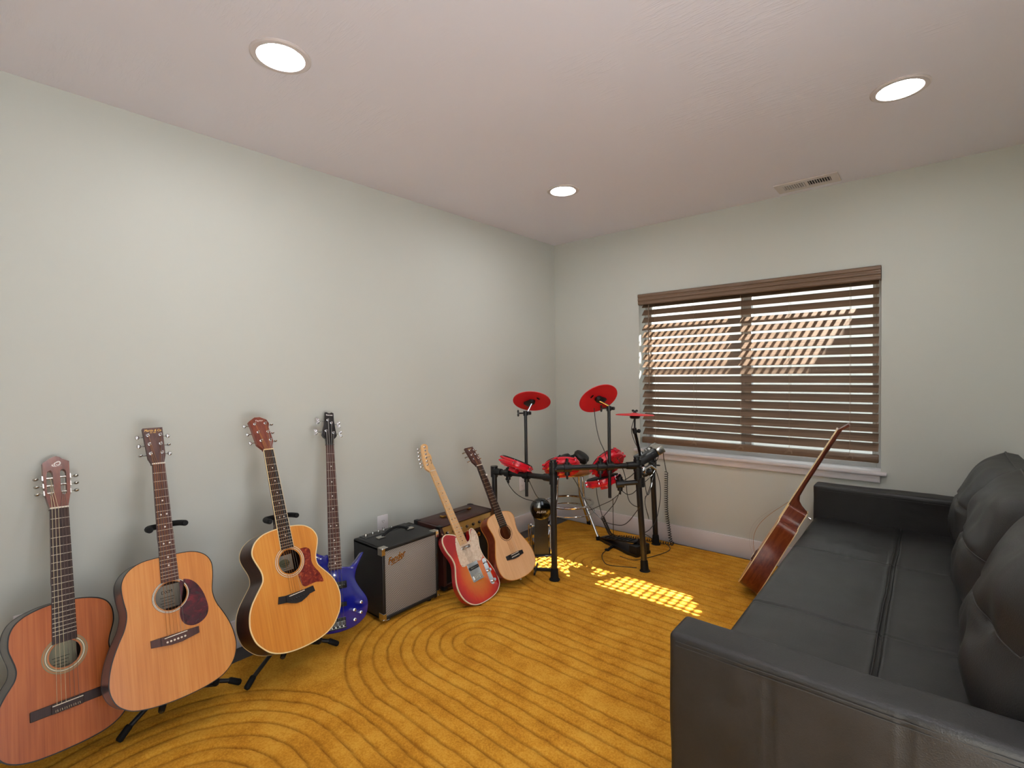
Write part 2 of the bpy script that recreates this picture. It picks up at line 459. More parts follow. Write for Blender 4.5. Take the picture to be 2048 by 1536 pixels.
# ---- ceiling vent
M['vent'] = simple('white vent metal', '#d5ccc6', .4)
M['vent_dark'] = simple('duct dark', '#24211f', .8)
ve = tag(empty('ceiling_vent', loc=(1.99, 3.455, H)), 'white metal air vent with two banks of louvres in ceiling by window wall', 'vent')
t = MB(); x0, x1, yy = -.165, .165, .085
fr_o = [(x0, -yy), (x1, -yy), (x1, yy), (x0, yy)]
h1 = [(-.125, -.045), (-.008, -.045), (-.008, .045), (-.125, .045)]; h2 = [(.008, -.045), (.125, -.045), (.125, .045), (.008, .045)]
t.prism(fr_o, -.008, -.001, [h1, h2]); t.build('vent_frame', 'vent', ve)
MB().b2((-.13, -.05, -.002), (.13, .05, -.001)).build('duct_opening', 'vent_dark', ve)
lo = MB()
for k_ in range(9):
    for s_ in (-1, 1):
        lo.box((s_*(.016+.0128*k_), 0, -.006), (.009, .09, .0012), Matrix.Rotation(s_*.7, 3, 'Y'))
lo.build('louvre', 'vent', ve)

# ---- wall outlets
def outlet(mat, lb):
    e = tag(empty('wall_outlet', mat), lb, 'outlet', 'wall outlets')
    p = MB(); p.b2((-.039, -.060, 0), (.039, .060, .006), .003, 2); p.build('cover_plate', 'white_plastic', e)
    for s_ in (.0215, -.0215):
        q = MB(); q.prism([(x*.0165, s_+max(-.0135, min(.0135, y*.0165))) for x, y in circle(0, 0, 1, 28)], .004, .0075); so = q.build('socket', 'white_plastic', e)
        q = MB(); q.b2((-.0075, s_-.001, .0074), (-.0055, s_+.008, .0078)); q.b2((.0055, s_-.001, .0074), (.0075, s_+.007, .0078)); q.cyl((0, s_-.007, .0074), (0, s_-.007, .0078), .0022, n=10); q.build('slot', 'ink', so)
WL = Matrix(((0, 0, 1), (1, 0, 0), (0, 1, 0))); WB = Matrix(((1, 0, 0), (0, 0, -1), (0, 1, 0)))
outlet(pose(WL, (0, 1.757, .392)), 'white wall outlet just above the black amplifier')
outlet(pose(WL, (0, .196, .392)), 'white wall outlet mostly hidden behind the leftmost classical guitar')
outlet(pose(WL, (0, 3.115, .40)), 'white wall outlet on left wall behind the drum rack bar')
outlet(pose(WB, (.375, L, .40)), 'white wall outlet on back wall below the red snare pad')

# ------------------------------------------------------------------ rug
def vnoise(x, y, seed):
    rs = np.random.RandomState(seed); G = rs.rand(64, 64)
    xi = np.floor(x).astype(int); yi = np.floor(y).astype(int); fx = x-xi; fy = y-yi
    fx = fx*fx*(3-2*fx); fy = fy*fy*(3-2*fy); g = lambda a, b: G[a % 64, b % 64]
    return (g(xi, yi)*(1-fx)+g(xi+1, yi)*fx)*(1-fy)+(g(xi, yi+1)*(1-fx)+g(xi+1, yi+1)*fx)*fy
def rug():
    st = RUGRES; x0, x1, y0, y1 = .146, 2.96, -.26, 3.562
    nx = int((x1-x0)/st)+1; ny = int((y1-y0)/st)+1
    X, Y = np.meshgrid(np.linspace(x0, x1, nx), np.linspace(y0, y1, ny), indexing='ij')
    wx = (vnoise(X*9, Y*9, 1)-.5)*.010+(vnoise(X*28, Y*28, 2)-.5)*.005+(vnoise(X*2.3, Y*2.3, 8)-.5)*.016
    wy = (vnoise(X*9, Y*9, 3)-.5)*.010+(vnoise(X*28, Y*28, 4)-.5)*.005+(vnoise(X*2.3, Y*2.3, 9)-.5)*.016
    U, V = X+wx, Y+wy
    def spine(cx, cy):
        dx = np.minimum(U-cx, 0.); return np.hypot(dx, V-cy)
    d = np.minimum(np.minimum(spine(.885, 1.675), spine(.885, .405)), spine(.855, 2.905))
    sp = .0622; r0 = .056
    q = (d-r0)/sp; kk = np.round(q); dist = np.abs(q-kk)*sp
    ok = (kk >= 0) & (kk <= 9)
    gro = np.where(ok, np.exp(-(dist/.0042)**2), 0.)
    # pillowed pile between grooves
    pil = np.where(ok, np.clip(1-dist/(sp*.5), 0, 1)**2, 0.)
    edge = np.minimum(np.minimum(X-x0, x1-X), np.minimum(Y-y0, y1-Y)); ed = np.clip(edge/.012, 0, 1)
    Z = .0155-.0075*gro-.003*pil+(vnoise(X*4.2, Y*4.2, 5)-.5)*.004+(vnoise(X*13, Y*13, 6)-.5)*.0022+(vnoise(X*110, Y*110, 7)-.5)*.0013
    Z = .001+(Z-.001)*np.sqrt(ed)
    co = np.stack([X+.004*(vnoise(X*3, Y*3, 12)-.5)*(1-ed), Y, Z], -1).reshape(-1, 3).astype(np.float32)
    idx = np.arange(nx*ny).reshape(nx, ny)
    qd = np.stack([idx[:-1, :-1], idx[1:, :-1], idx[1:, 1:], idx[:-1, 1:]], -1).reshape(-1, 4)
    me = bpy.data.meshes.new('rug'); me.vertices.add(len(co)); me.vertices.foreach_set('co', co.ravel())
    me.loops.add(qd.size); me.loops.foreach_set('vertex_index', qd.ravel().astype(np.int32))
    me.polygons.add(len(qd)); me.polygons.foreach_set('loop_start', np.arange(0, qd.size, 4, dtype=np.int32))
    me.polygons.foreach_set('loop_total', np.full(len(qd), 4, np.int32))
    me.update(calc_edges=True); me.polygons.foreach_set('use_smooth', np.ones(len(qd), bool))
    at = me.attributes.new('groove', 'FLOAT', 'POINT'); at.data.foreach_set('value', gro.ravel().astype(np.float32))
    o = bpy.data.objects.new('rug', me); C.objects.link(o)
    k = NT('mustard shag pile'); v = k.coords()
    f = k.math('ADD', k.math('MULTIPLY', k.noise(v, 7, 5, .65), .6), k.math('MULTIPLY', k.noise(v, 160, 2), .4))
    c1 = k.ramp(f, [(.36, RUG[0]), (.5, RUG[1]), (.62, RUG[2])])
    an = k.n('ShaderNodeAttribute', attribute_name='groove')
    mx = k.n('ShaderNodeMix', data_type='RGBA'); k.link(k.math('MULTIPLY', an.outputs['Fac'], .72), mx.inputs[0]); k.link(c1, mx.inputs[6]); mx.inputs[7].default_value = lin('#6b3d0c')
    k.link(mx.outputs[2], k.b.inputs['Base Color']); k.b.inputs['Roughness'].default_value = .9; k.b.inputs['Specular IOR Level'].default_value = .1
    k.b.inputs['Sheen Weight'].default_value = .25; k.b.inputs['Sheen Tint'].default_value = lin('#e0b050')
    k.bump(k.noise(v, 420, 2, .7), .5, .002)
    me.materials.append(k.m)
    tag(o, 'mustard yellow plush rug with carved looping grooves covering the floor', 'rug')
rug()
# ------------------------------------------------------------------ guitars
CAM = Vector((2.5647, 0, 1.3241))
def top_wood(name, c1, c2, c3, rough=.32, coat=.25): return wood(name, c1, c2, c3, rough, 'y', 130, .018, coat, .4, .45)
M['cedar'] = top_wood('cedar top', '#a5582c', '#8d4721', '#b46836')
M['spruce_aged'] = top_wood('aged spruce top', '#c27c3c', '#b26b30', '#cd8c49')
M['spruce_honey'] = top_wood('honey spruce top', '#c67f31', '#b46c26', '#d0903f')
M['spruce_pale'] = top_wood('pale spruce top', '#dbab7c', '#d09f70', '#e2b688', .45, .05)
M['side_dark'] = wood('dark sides', '#3a2119', '#2a1712', '#472b20', .3, 'y', 60, .05, .4)
M['side_grey'] = wood('brown sides', '#4a3a33', '#3c2f2a', '#564640', .3, 'y', 60, .05, .4)
M['bind_black'] = simple('black binding', '#17120f', .35)
M['bind_cream'] = simple('cream binding', '#ead2a0', .4)
M['bind_white'] = simple('ivory binding', '#e8d8bd', .4)
M['rosette_a'] = simple('rosette olive', '#7d7a5c', .5)
M['rosette_b'] = simple('rosette orange', '#b06a38', .5)
M['inside'] = simple('unfinished interior', '#3b2618', .9)
M['logo_gold'] = simple('gold decal', '#dba94f', .35, .3)
M['logo_white'] = simple('white decal', '#efeae4', .5)

def untilt(pts, R, t, s, alpha, sc=1000.):
    v = Matrix(R).transposed() @ (CAM - (Matrix(R) @ Vector((0, s+.08, 0)) + Vector(t)))
    out = []
    for x, y in pts:
        x, y = x/sc, y/sc
        d = (y-s)/(math.cos(alpha)+(v.y/v.z)*math.sin(alpha))
        out.append((x-(v.x/v.z)*d*math.sin(alpha), d))
    return out
def headfn(s, alpha, ox=0.):
    ca, sa = math.cos(alpha), math.sin(alpha)
    return lambda x, d, z: (x+ox, s+d*ca+z*sa, -d*sa+z*ca)
def hmat(s, alpha):
    m = Matrix.Rotation(-alpha, 4, 'X'); m.translation = (0, s, 0); return m

def loft_solid(mb, outline, levels):
    rings = []
    for z, ins in levels:
        lp = inset(outline, ins) if abs(ins) > 1e-6 else [(p[0], p[1]) for p in outline]
        rings.append([mb._v((p[0], p[1], z)) for p in lp])
    n = len(outline)
    for A, B in zip(rings, rings[1:]):
        for i in range(n): mb._f([A[i], A[(i+1) % n], B[(i+1) % n], B[i]])
    for rg, fl in ((rings[0], True), (rings[-1], False)):
        bm2 = bmesh.new(); vs = [bm2.verts.new((r.co.x, r.co.y, r.co.z)) for r in rg]
        for i in range(n): bm2.edges.new((vs[i], vs[(i+1) % n]))
        bmesh.ops.triangle_fill(bm2, use_beauty=True, edges=bm2.edges[:]); bm2.verts.index_update()
        for f in bm2.faces: mb._f([rg[v.index] for v in f.verts])
        bm2.free()

def neck_mesh(mb, y0, y1, w0, w1, heel=0., dep=.021, ox=0., heel_w=.05, fb=True):
    st = []
    if heel: st += [(y0-.003, heel_w*.55, heel), (y0+.012, heel_w*.6, heel*.86), (y0+.026, heel_w*.8, heel*.55), (y0+.042, w0*.92, heel*.34), (y0+.07, w0, dep+.003)]
    else: st += [(y0, w0, dep)]
    for k in range(1, 7):
        u = k/6; y = st[0][0] if False else (y0+.07 if heel else y0)+((y1)-(y0+.07 if heel else y0))*u
        st.append((y, w0+(w1-w0)*u, dep+( -.002)*u))
    rings = []
    for y, w, d in st:
        rings.append([mb._v((ox+w/2*math.cos(a), y, -d*math.sin(a)**.8 if math.sin(a) > 0 else 0)) for a in np.linspace(0, PI, 13)])
    for A, B in zip(rings, rings[1:]):
        for i in range(12): mb._f([A[i], A[i+1], B[i+1], B[i]])
        mb._f([A[0], A[-1], B[-1], B[0]])
    mb._f(rings[0]); mb._f(rings[-1][::-1])

def fingerboard(par, mat, yn, ys, yend, wn, w12, nfr, dots, zt=.006, dotm='pearl', bind=None, ox=0., fretm='fret_metal', zb=.0003):
    S = yn-ys
    W = lambda y: wn+(w12-wn)*(yn-y)/(S/2)
    f = MB(); rings = []
    for y in (yend, (yend+yn)/2, yn):
        w = W(y)/2
        rings.append([f._v((ox+a*w, y, z)) for a, z in ((-1, zb), (-1, zt-.001), (-.6, zt-.0002), (0, zt), (.6, zt-.0002), (1, zt-.001), (1, zb))])
    for A, B in zip(rings, rings[1:]):
        for i in range(7): f._f([A[i], A[(i+1) % 7], B[(i+1) % 7], B[i]])
    f._f(rings[0]); f._f(rings[-1][::-1])
    fb = f.build('fingerboard', mat, par, ang=50)
    fr = MB()
    for n in range(1, nfr+1):
        y = ys+S*2**(-n/12)
        if y < yend+.0015: break
        w = W(y)/2-.0006
        fr.tube([(ox-w, y, zt-.0006), (ox-w*.5, y, zt+.0002), (ox+w*.5, y, zt+.0002), (ox+w, y, zt-.0006)], .0011, 6)
    fr.build('fret_wire', fretm, fb)
    for n, xs in dots:
        y = ys+S*(2**(-n/12)+2**(-(n-1)/12))/2
        for x in xs:
            MB().cyl((ox+x, y, zt-.001), (ox+x, y, zt+.0005), .0032, n=14).build('inlay_dot', dotm, fb)
    if bind:
        b = MB()
        for sg in (-1, 1): b.tube([(ox+sg*(W(yend)/2+.0004), yend, zt*.5), (ox+sg*(W(yn)/2+.0004), yn, zt*.5)], .0022, 6)
        b.build('fingerboard_binding', bind, fb)
    return fb, W

def tuner(par, hm, x, d, side, edge, kind='std', m='chrome', zt=0., btn=None, ang=0.):
    t = MB(); t.T = hm
    t.lathe([(.0068, 0), (.0068, .0016), (.0052, .0026), (.0032, .0028), (.0032, .010), (.0038, .0105), (.0030, .0125), (0, .0125)], (x, d, zt), n=16)
    t.cyl((x, d, -.017), (x, d, -.012), .008, n=12)
    ex = edge+side*.012
    t.cyl((x, d, -.0155), (ex, d, -.0155), .0022, n=8)
    o = t.build('tuner', m, par)
    b = MB(); b.T = hm
    if kind == 'bass':
        b.cyl((ex-side*.002, d, -.0155), (ex+side*.006, d, -.0155), .003, n=8)
        for k in (-1, 1): b.ell((ex+side*.018, d+k*.009, -.0155), (.0125, .0085, .0028), 14, 8, Matrix.Rotation(side*k*.75, 3, 'Z'))
    else:
        b.ell((ex+side*.0075, d, -.0155), (.0085, .0050 if ang > .5 else .0095, .0095 if ang > .5 else .0048), 16, 10)
    b.build('tuning_knob', btn or m, o)
    return o

def edge_at(poly, d, side):
    xs = []
    n = len(poly)
    for i in range(n):
        (x0, y0), (x1, y1) = poly[i], poly[(i+1) % n]
        if (y0-d)*(y1-d) <= 0 and abs(y1-y0) > 1e-9: xs.append(x0+(x1-x0)*(d-y0)/(y1-y0))
    return (min(xs) if side < 0 else max(xs)) if xs else side*.03

def strings(par, xs_sad, ysad, zsad, xs_nut, yn, znut, posts, hm, mats, rad, skip=()):
    for i in range(len(xs_sad)):
        if i in skip: continue
        p = [Vector((xs_sad[i], ysad, zsad)), Vector((xs_nut[i], yn, znut))]
        if posts: p.append(hm @ Vector((posts[i][0], posts[i][1], .0075)))
        MB().tube(p, rad[i], 5).build('string', mats[i], par)

def acoustic(name, R, t, label, half, depth, top, side, bindm, yn, wn, w12, joint, fb_end, nfr, hole, rosette, fbm, headm, neckm,
             head, posts, alpha=.23, dots=(), fbbind=None, extra=None, outline=None, ysad=0., heel=.085, taper=.012, nutm='bone', bindw=.003, seg=5, fullhead=None, headholes=(), lab=None, inset_head=True, headt=.015):
    g = tag(empty(name, pose(R, t)), label, 'guitar', 'guitars')
    ol = [(p.x, p.y) for p in cr([Vector((x/1000, y/1000, 0)) for x, y in (outline or mirror(half))], seg)]
    hx, hy, hr = hole
    # sides and back
    b = MB(); n = len(ol); ylo = min(p[1] for p in ol); yhi = max(p[1] for p in ol)
    dz = lambda y: depth-taper*(y-ylo)/(yhi-ylo)
    T = [b._v((p[0], p[1], -.0005)) for p in ol]; B0 = [b._v((p[0], p[1], -dz(p[1]))) for p in ol]
    for i in range(n): b._f([T[i], T[(i+1) % n], B0[(i+1) % n], B0[i]])
    bm2 = bmesh.new(); vs = [bm2.verts.new((p[0], p[1], 0)) for p in ol]
    for i in range(n): bm2.edges.new((vs[i], vs[(i+1) % n]))
    bmesh.ops.triangle_fill(bm2, use_beauty=True, edges=bm2.edges[:]); bm2.verts.index_update()
    for f in bm2.faces: b._f([B0[v.index] for v in f.verts])
    bm2.free()
    body = b.build('body', side, g, ang=40)
    s = MB(); s.prism(inset(ol, .0004), -.003, 0., [circle(hx, hy, hr, 40)]); tp = s.build('soundboard', top, g, ang=30)
    # lining seen through the sound hole
    bd = MB(); bd.ring(inset(ol, -.0008), inset(ol, bindw), -.004, .0006); bd.build('binding', bindm, body)
    bb = MB(); bo = inset(ol, -.0008); bi = inset(ol, bindw)
    q = [[bb._v((p[0], p[1], -dz(p[1])+k)) for p in lp] for lp, k in ((bo, .004), (bo, -.0006), (bi, -.0006), (bi, .004))]
    for i in range(n):
        j = (i+1) % n
        for a_, b_ in ((0, 1), (1, 2), (2, 3), (3, 0)): bb._f([q[a_][i], q[a_][j], q[b_][j], q[b_][i]])
    bb.build('back_binding', bindm, body)
    for r0, r1, m in rosette:
        MB().ring(circle(hx, hy, r1, 56), circle(hx, hy, r0, 56), .0001, .0006).build('rosette', m, tp)
    if lab:
        v = Matrix(R).transposed() @ (CAM-(Matrix(R) @ Vector((hx, hy, 0))+Vector(t)))
        zb = -dz(hy)+.004; lx = hx+v.x/v.z*zb+lab[0]; ly = hy+v.y/v.z*zb+lab[1]
        lp = MB(); lp.b2((lx-lab[2]/2, ly-lab[3]/2, zb-.001), (lx+lab[2]/2, ly+lab[3]/2, zb+.0003)); lo = lp.build('paper_label', lab[4], body)
        ik = MB()
        for i in range(4): ik.b2((lx-lab[2]*(.28-.05*(i % 2)), ly+lab[3]*(-.02-.12*i)-.0008, zb+.0003), (lx+lab[2]*(.28-.04*(i % 3)), ly+lab[3]*(-.02-.12*i)+.0008, zb+.0007))
        ik.build('print_line', 'ink', lo)
        if len(lab) > 5: text('label_print', lab[5], .017, lo, 'ink', (lx, ly+lab[3]*.2, zb+.0006), ext=.0003)
    # neck, fingerboard, headstock
    fb, W = fingerboard(g, fbm, yn, ysad, fb_end, wn, w12, nfr, dots, bind=fbbind)
    nk = MB(); neck_mesh(nk, joint, yn+.004, W(joint)-.0015, wn-.001, heel); nk.build('neck', neckm, g)
    hd = untilt(head, R, t, yn, alpha) if fullhead is None else fullhead
    hf = headfn(yn, alpha); hm = hmat(yn, alpha)
    hb = MB(); hb.prism(hd, -headt, 0, [untilt(h, R, t, yn, alpha) for h in headholes], fn=hf); h = hb.build('headstock', headm, g, ang=30)
    nn = MB(); nn.b2((-wn/2, yn-.0005, 0), (wn/2, yn+.005, .0088), .001, 1); nn.build('nut', nutm, g)
    return g, tp, body, h, hd, hm, W

PO = {
 'classical': ([[-0.1304, -0.2976, 0.9457], [0.9887, 0.0322, 0.1465], [-0.074, 0.9542, 0.29]], [0.3388, 0.2562, 0.2295]),
 'dread': ([[-0.0163, -0.3506, 0.9364], [0.9991, 0.0313, 0.0292], [-0.0396, 0.936, 0.3498]], [0.4396, 0.5465, 0.37]),
 'taylor': ([[-0.1093, -0.3657, 0.9243], [0.993, 0.0025, 0.1184], [-0.0456, 0.9307, 0.3629]], [0.466, 0.9875, 0.3738]),
 'bass': ([[0.1492, -0.3206, 0.9354], [0.9819, 0.1596, -0.102], [-0.1166, 0.9337, 0.3386]], [0.4096, 1.2113, 0.1404]),
 'tele': ([[-0.0219, -0.4959, 0.8681], [0.9986, -0.0527, -0.0049], [0.0481, 0.8668, 0.4964]], [0.5717, 1.9876, 0.1606]),
 'little': ([[0.1021, -0.4766, 0.8732], [0.9926, -0.0093, -0.1212], [0.0659, 0.8791, 0.4721]], [0.6152, 2.2787, 0.2015]),
 'sofa': ([[0.068, 0.469, -0.88], [-0.997, -0.009, -0.081], [-0.046, 0.883, 0.467]], [1.964, 3.093, .557])}

def lin6(w, n=6): return [(-w/2+w*i/(n-1)) for i in range(n)]

# 1 classical -----------------------------------------------------------------
R, t = PO['classical']; s = .65
half = [(0, 325), (30, 324), (56, 320), (82, 313), (105, 303), (125, 286), (137, 262), (141, 236), (140, 210), (133, 184), (126, 160), (123, 138), (127, 116), (138, 97), (150, 78), (164, 50), (175, 18), (181, -15), (179, -50), (170, -85), (152, -112), (125, -130), (90, -141), (45, -146), (0, -147)]
head = [(26, 650), (27, 658), (34, 699), (35, 744), (35, 824), (15, 834), (9, 841), (-2, 846), (-13, 843), (-21, 838), (-42, 822), (-40, 765), (-36, 706), (-30, 676), (-25, 657), (-26, 650)]
sl1 = [(-31, 708), (-32, 775), (-28, 789), (-20, 793), (-15, 787), (-13, 777), (-11, 711), (-15, 702), (-21, 700), (-28, 703)]
sl2 = [(8, 709), (7, 784), (11, 793), (17, 795), (23, 790), (25, 781), (25, 708), (22, 701), (17, 699), (11, 702)]
ros = [(.0435, .0470, 'rosette_b'), (.047, .0505, 'rosette_a'), (.0505, .0525, 'bone'), (.0525, .056, 'rosette_a'), (.056, .0585, 'rosette_b'), (.0585, .0615, 'rosette_a')]
g, tp, bo, hs, hd, hm, W = acoustic('classical_guitar', R, t, 'cedar topped classical guitar with slotted headstock, leaning farthest left on the wall', half, .098, 'cedar', 'side_grey', 'bind_black', s, .052, .062, .325, .190, 19, (0, .150, .0425), ros, 'rosewood_dark', 'mahogany', 'mahogany', head, None, .25, headholes=(sl1, sl2), lab=(-.012, -.004, .085, .09, 'paper'))
br = MB(); br.b2((-.0935, -.0255, 0), (.0935, .0055, .004), .0015, 1); br.b2((-.042, -.0255, .004), (.042, .0055, .0085), .001, 1); bg = br.build('bridge', 'rosewood_dark', g)
MB().box((0, -.001, .0105), (.080, .0025, .005)).build('saddle', 'bone', bg)
xs = lin6(.058); xn = lin6(.043)
k = MB()
for i, x in enumerate(xs):
    k.tube([(x-.002, -.0155, .0088), (x-.003, -.0205, .0088), (x, -.0265, .006), (x+.003, -.0205, .0088), (x+.002, -.0155, .0088)], .0007, 5)
k.build('string_tie', 'string_nylon', bg)
sl_posts = []
for side, xx, ys_ in ((-1, -21, (765, 737, 710)), (1, 17, (768, 740, 712))):
    for y in ys_:
        (px, pd), = untilt([(xx, y)], R, t, s, .25); e = edge_at(hd, pd, side)
        q = MB(); q.T = hm; q.cyl((e-side*.002, pd, -.0075), (px-side*.009, pd, -.0075), .0045, n=10)
        q.cyl((e, pd, -.0075), (e+side*.016, pd, -.0075), .0022, n=8); q.b2((min(e, e+side*.004), pd-.009, -.013), (max(e, e+side*.004), pd+.009, -.002))
        o = q.build('tuner', 'nickel', g); b_ = MB(); b_.T = hm; b_.ell((e+side*.020, pd, -.0075), (.0085, .0062, .0085)); b_.build('tuning_knob', 'nickel', o); sl_posts.append((px, pd))
order = [sl_posts[2], sl_posts[1], sl_posts[0], sl_posts[3], sl_posts[4], sl_posts[5]]
for i in range(6):
    p = [Vector((xs[i], -.001, .0128)), Vector((xn[i], s, .0098)), hm @ Vector((order[i][0], order[i][1], -.003))]
    MB().tube(p, .00075 if i < 3 else .00055, 5).build('string', 'string_nylon' if i < 3 else 'string_clear', g)
# headstock emblem: a swirl of three crescents with a tail
hc, = untilt([(-1, 814)], R, t, s, .25)
def arc(mb, cx, cy, rx, ry, a0, a1, w0, w1, rot, z0=.0001, z1=.0006, n=22):
    o, i_ = [], []
    for k_ in range(n+1):
        u = k_/n; a = a0+(a1-a0)*u; w = w0+(w1-w0)*math.sin(PI*u)
        c_, s_ = math.cos(rot), math.sin(rot)
        for lst, f in ((o, 1), (i_, 1-w)):
            x, y = rx*f*math.cos(a), ry*f*math.sin(a); lst.append((cx+x*c_-y*s_, cy+x*s_+y*c_))
    mb.prism(o+i_[::-1], z0, z1)
em = MB(); em.T = hm
arc(em, hc[0]+.004, hc[1]+.004, .0075, .0095, -2.6, 3.0, .12, .5, -.35); arc(em, hc[0]-.001, hc[1], .0085, .0085, 1.0, 5.2, .04, .42, -.4)
arc(em, hc[0]-.007, hc[1]-.003, .0085, .006, 2.0, 5.4, .05, .5, .1); em.prism([(hc[0]-.006, hc[1]-.0095), (hc[0]+.014, hc[1]-.0065), (hc[0]-.004, hc[1]-.0078)], .0001, .0006)
em.build('headstock_emblem', 'logo_white', hs)

# 2 dreadnought --------------------------------------------------------------
def flat_tuners(g, R, t, s, alpha, pts, hd, hm, sides, m='chrome', btn=None, kind='std', tilt=None):
    out = []
    for i, ((x, y), sd) in enumerate(zip(pts, sides)):
        (px, pd), = untilt([(x, y)], R, t, s, alpha); out.append((px, pd))
        tuner(g, hm, px, pd, sd, edge_at(hd, pd, sd), kind, m, btn=btn, ang=(tilt[i] if tilt else 0))
    return out
def belly_bridge(g, w, poly, cen, m, pinm, pin_y, sad, h=.009):
    b = MB(); b.prism(mm(poly), 0, .0042); b.prism(mm(cen), .0042, h); o = b.build('bridge', m, g, ang=25)
    sb = MB(); a, c = Vector((-w/2, sad[0], h+.001)), Vector((w/2, sad[1], h+.001)); d = c-a
    sb.box((a+c)/2, (d.length, .0028, .005), Matrix.Rotation(math.atan2(d.y, d.x), 3, 'Z')); sb.build('saddle', 'bone', o)
    for x in lin6(.056):
        MB().lathe([(.0035, 0), (.0035, .0015), (.002, .003), (0, .0033)], (x, pin_y+ (sad[1]-sad[0])*(x/.07), h), n=12).build('bridge_pin', pinm, o)
    return o
R, t = PO['dread']; s = .6452
half = [(0, 287), (30, 286), (55, 285), (80, 282), (105, 273), (127, 257), (141, 236), (147, 212), (146, 180), (142, 150), (138, 125), (138, 105), (142, 82), (150, 58), (160, 38), (172, 12), (184, -18), (193, -50), (198, -80), (199, -105), (195, -130), (184, -158), (166, -180), (140, -198), (105, -209), (60, -216), (0, -219)]
head = [(21, 648), (22, 654), (28, 680), (27, 800), (-42, 798), (-31, 674), (-22, 654), (-22, 648)]
ros = [(.051, .0535, 'spruce_aged'), (.0535, .0548, 'bind_black'), (.0548, .0568, 'bone'), (.0568, .0582, 'bind_black'), (.0582, .060, 'bone'), (.060, .0612, 'bind_black')]
dl = [(5, (0,)), (7, (-.010, .010)), (9, (0,)), (12, (-.010, .010)), (15, (0,)), (17, (0,))]
g, tp, bo, hs, hd, hm, W = acoustic('acoustic_guitar', R, t, 'amber dreadnought guitar with dark teardrop pickguard on a stand, second from left', half, .118, 'spruce_aged', 'side_dark', 'bind_black', s, .0429, .0535, .287, .190, 20, (0, .138, .0508), ros, 'rosewood', 'rosewood', 'neck_brown', head, None, .2, dots=dl, lab=(-.014, .0, .085, .085, 'paper_grey', 'DXM'), bindw=.002)
pg = [(44, 186), (65, 178), (86, 157), (104, 121), (114, 81), (116, 52), (106, 28), (86, 14), (62, 10), (40, 19), (26, 37), (21, 62), (24, 84)]
arcp = [(57.5*math.cos(a)*1., 138+57.5*math.sin(a)) for a in np.linspace(-1.15, .98, 14)]
k = MB(); k.prism(mm([(p.x, p.y) for p in cr([Vector((x, y, 0)) for x, y in pg], 3, False)]+arcp[::-1]), .0001, .0012); k.build('pickguard', 'tort', tp)
belly_bridge(g, .072, [(-76, 3), (-44, 2), (41, 2), (77, 2), (77, -22), (49, -27), (20, -32), (-17, -32), (-44, -27), (-76, -22)], [(-46, 2), (44, 2), (46, -25), (20, -32), (-17, -32), (-46, -26)], 'rosewood', 'bone', -.018, (-.004, -.001))
po = flat_tuners(g, R, t, s, .2, [(-26, 767), (17, 768), (-23, 730), (15, 730), (-22, 691), (17, 693)], hd, hm, (-1, 1, -1, 1, -1, 1), 'chrome', None, tilt=(0, 0, 0, 1, 1, 0))
xs, xn = lin6(.056), lin6(.035); od = [po[4], po[2], po[0], po[1], po[3], po[5]]
strings(g, xs, -.001, .0135, xn, s, .0095, od, hm, ['string_bronze']*4+['string_steel']*2, [.0008, .0007, .0006, .0005, .0004, .0004])
c, = untilt([(-8, 787)], R, t, s, .2)
text('headstock_lettering', 'Martin & Co', .0115, hs, 'logo_gold', (c[0], c[1], .0003), shear=.35, sy=1.25, fmat=hm); text('headstock_lettering', 'EST. 1833', .0050, hs, 'logo_gold', (c[0], c[1]-.010, .0003), fmat=hm)

# 3 grand auditorium ----------------------------------------------------------
R, t = PO['taylor']; s = .6477
half = [(0, 289), (30, 287), (60, 284), (93, 277), (115, 266), (135, 250), (149, 228), (154, 206), (150, 184), (141, 160), (132, 138), (127, 118), (127, 100), (132, 84), (146, 66), (166, 42), (187, 14), (201, -15), (208, -45), (210, -72), (206, -100), (195, -132), (175, -160), (150, -185), (120, -202), (85, -213), (45, -219), (0, -221)]
head = [(22, 650), (23, 660), (33, 690), (23, 758), (29, 778), (20, 797), (-11, 811), (-37, 810), (-67, 790), (-60, 763), (-46, 679), (-22, 655), (-22, 650)]
ros = [(.051, .0555, 'spruce_honey'), (.0555, .0565, 'bind_black'), (.0565, .0595, 'bind_white'), (.0595, .0605, 'bind_black'), (.0605, .0645, 'spruce_aged'), (.0645, .0670, 'bind_white'), (.067, .068, 'bind_black')]
dl = [(3, (0,)), (5, (0,)), (7, (0,)), (9, (0,)), (12, (-.010, .010)), (15, (0,)), (17, (0,))]
g, tp, bo, hs, hd, hm, W = acoustic('acoustic_guitar', R, t, 'honey coloured acoustic guitar with red marbled pickguard standing on black stand', half, .118, 'spruce_honey', 'side_dark', 'bind_cream', s, .0445, .055, .289, .193, 20, (.002, .136, .0508), ros, 'ebony', 'mahogany_red', 'neck_brown', head, None, .24, dots=dl, fbbind='bind_cream', lab=(-.022, -.002, .07, .07, 'paper_grey'), nutm='bind_cream', bindw=.0035)
ov = MB(); v = Matrix(R).transposed() @ (CAM-(Matrix(R) @ Vector((.002, .136, 0))+Vector(t))); zb = -.108
lx, ly = .002+v.x/v.z*zb-.030, .136+v.y/v.z*zb-.002
ov.prism([(lx+.026*x, ly+.018*y) for x, y in circle(0, 0, 1, 30)], zb+.001, zb+.003); ov.build('paper_label', M['rosette_a'], bo)
pgp = [(58, 177), (76, 177), (92, 173), (104, 161), (104, 139), (101, 107), (111, 79), (130, 48), (140, 16), (135, 7), (105, 15), (77, 14), (49, 12), (36, 25), (31, 45), (27, 66)]
arcp = [(2+68.5*math.cos(a), 136+68.5*math.sin(a)) for a in np.linspace(-1.17, .62, 14)]
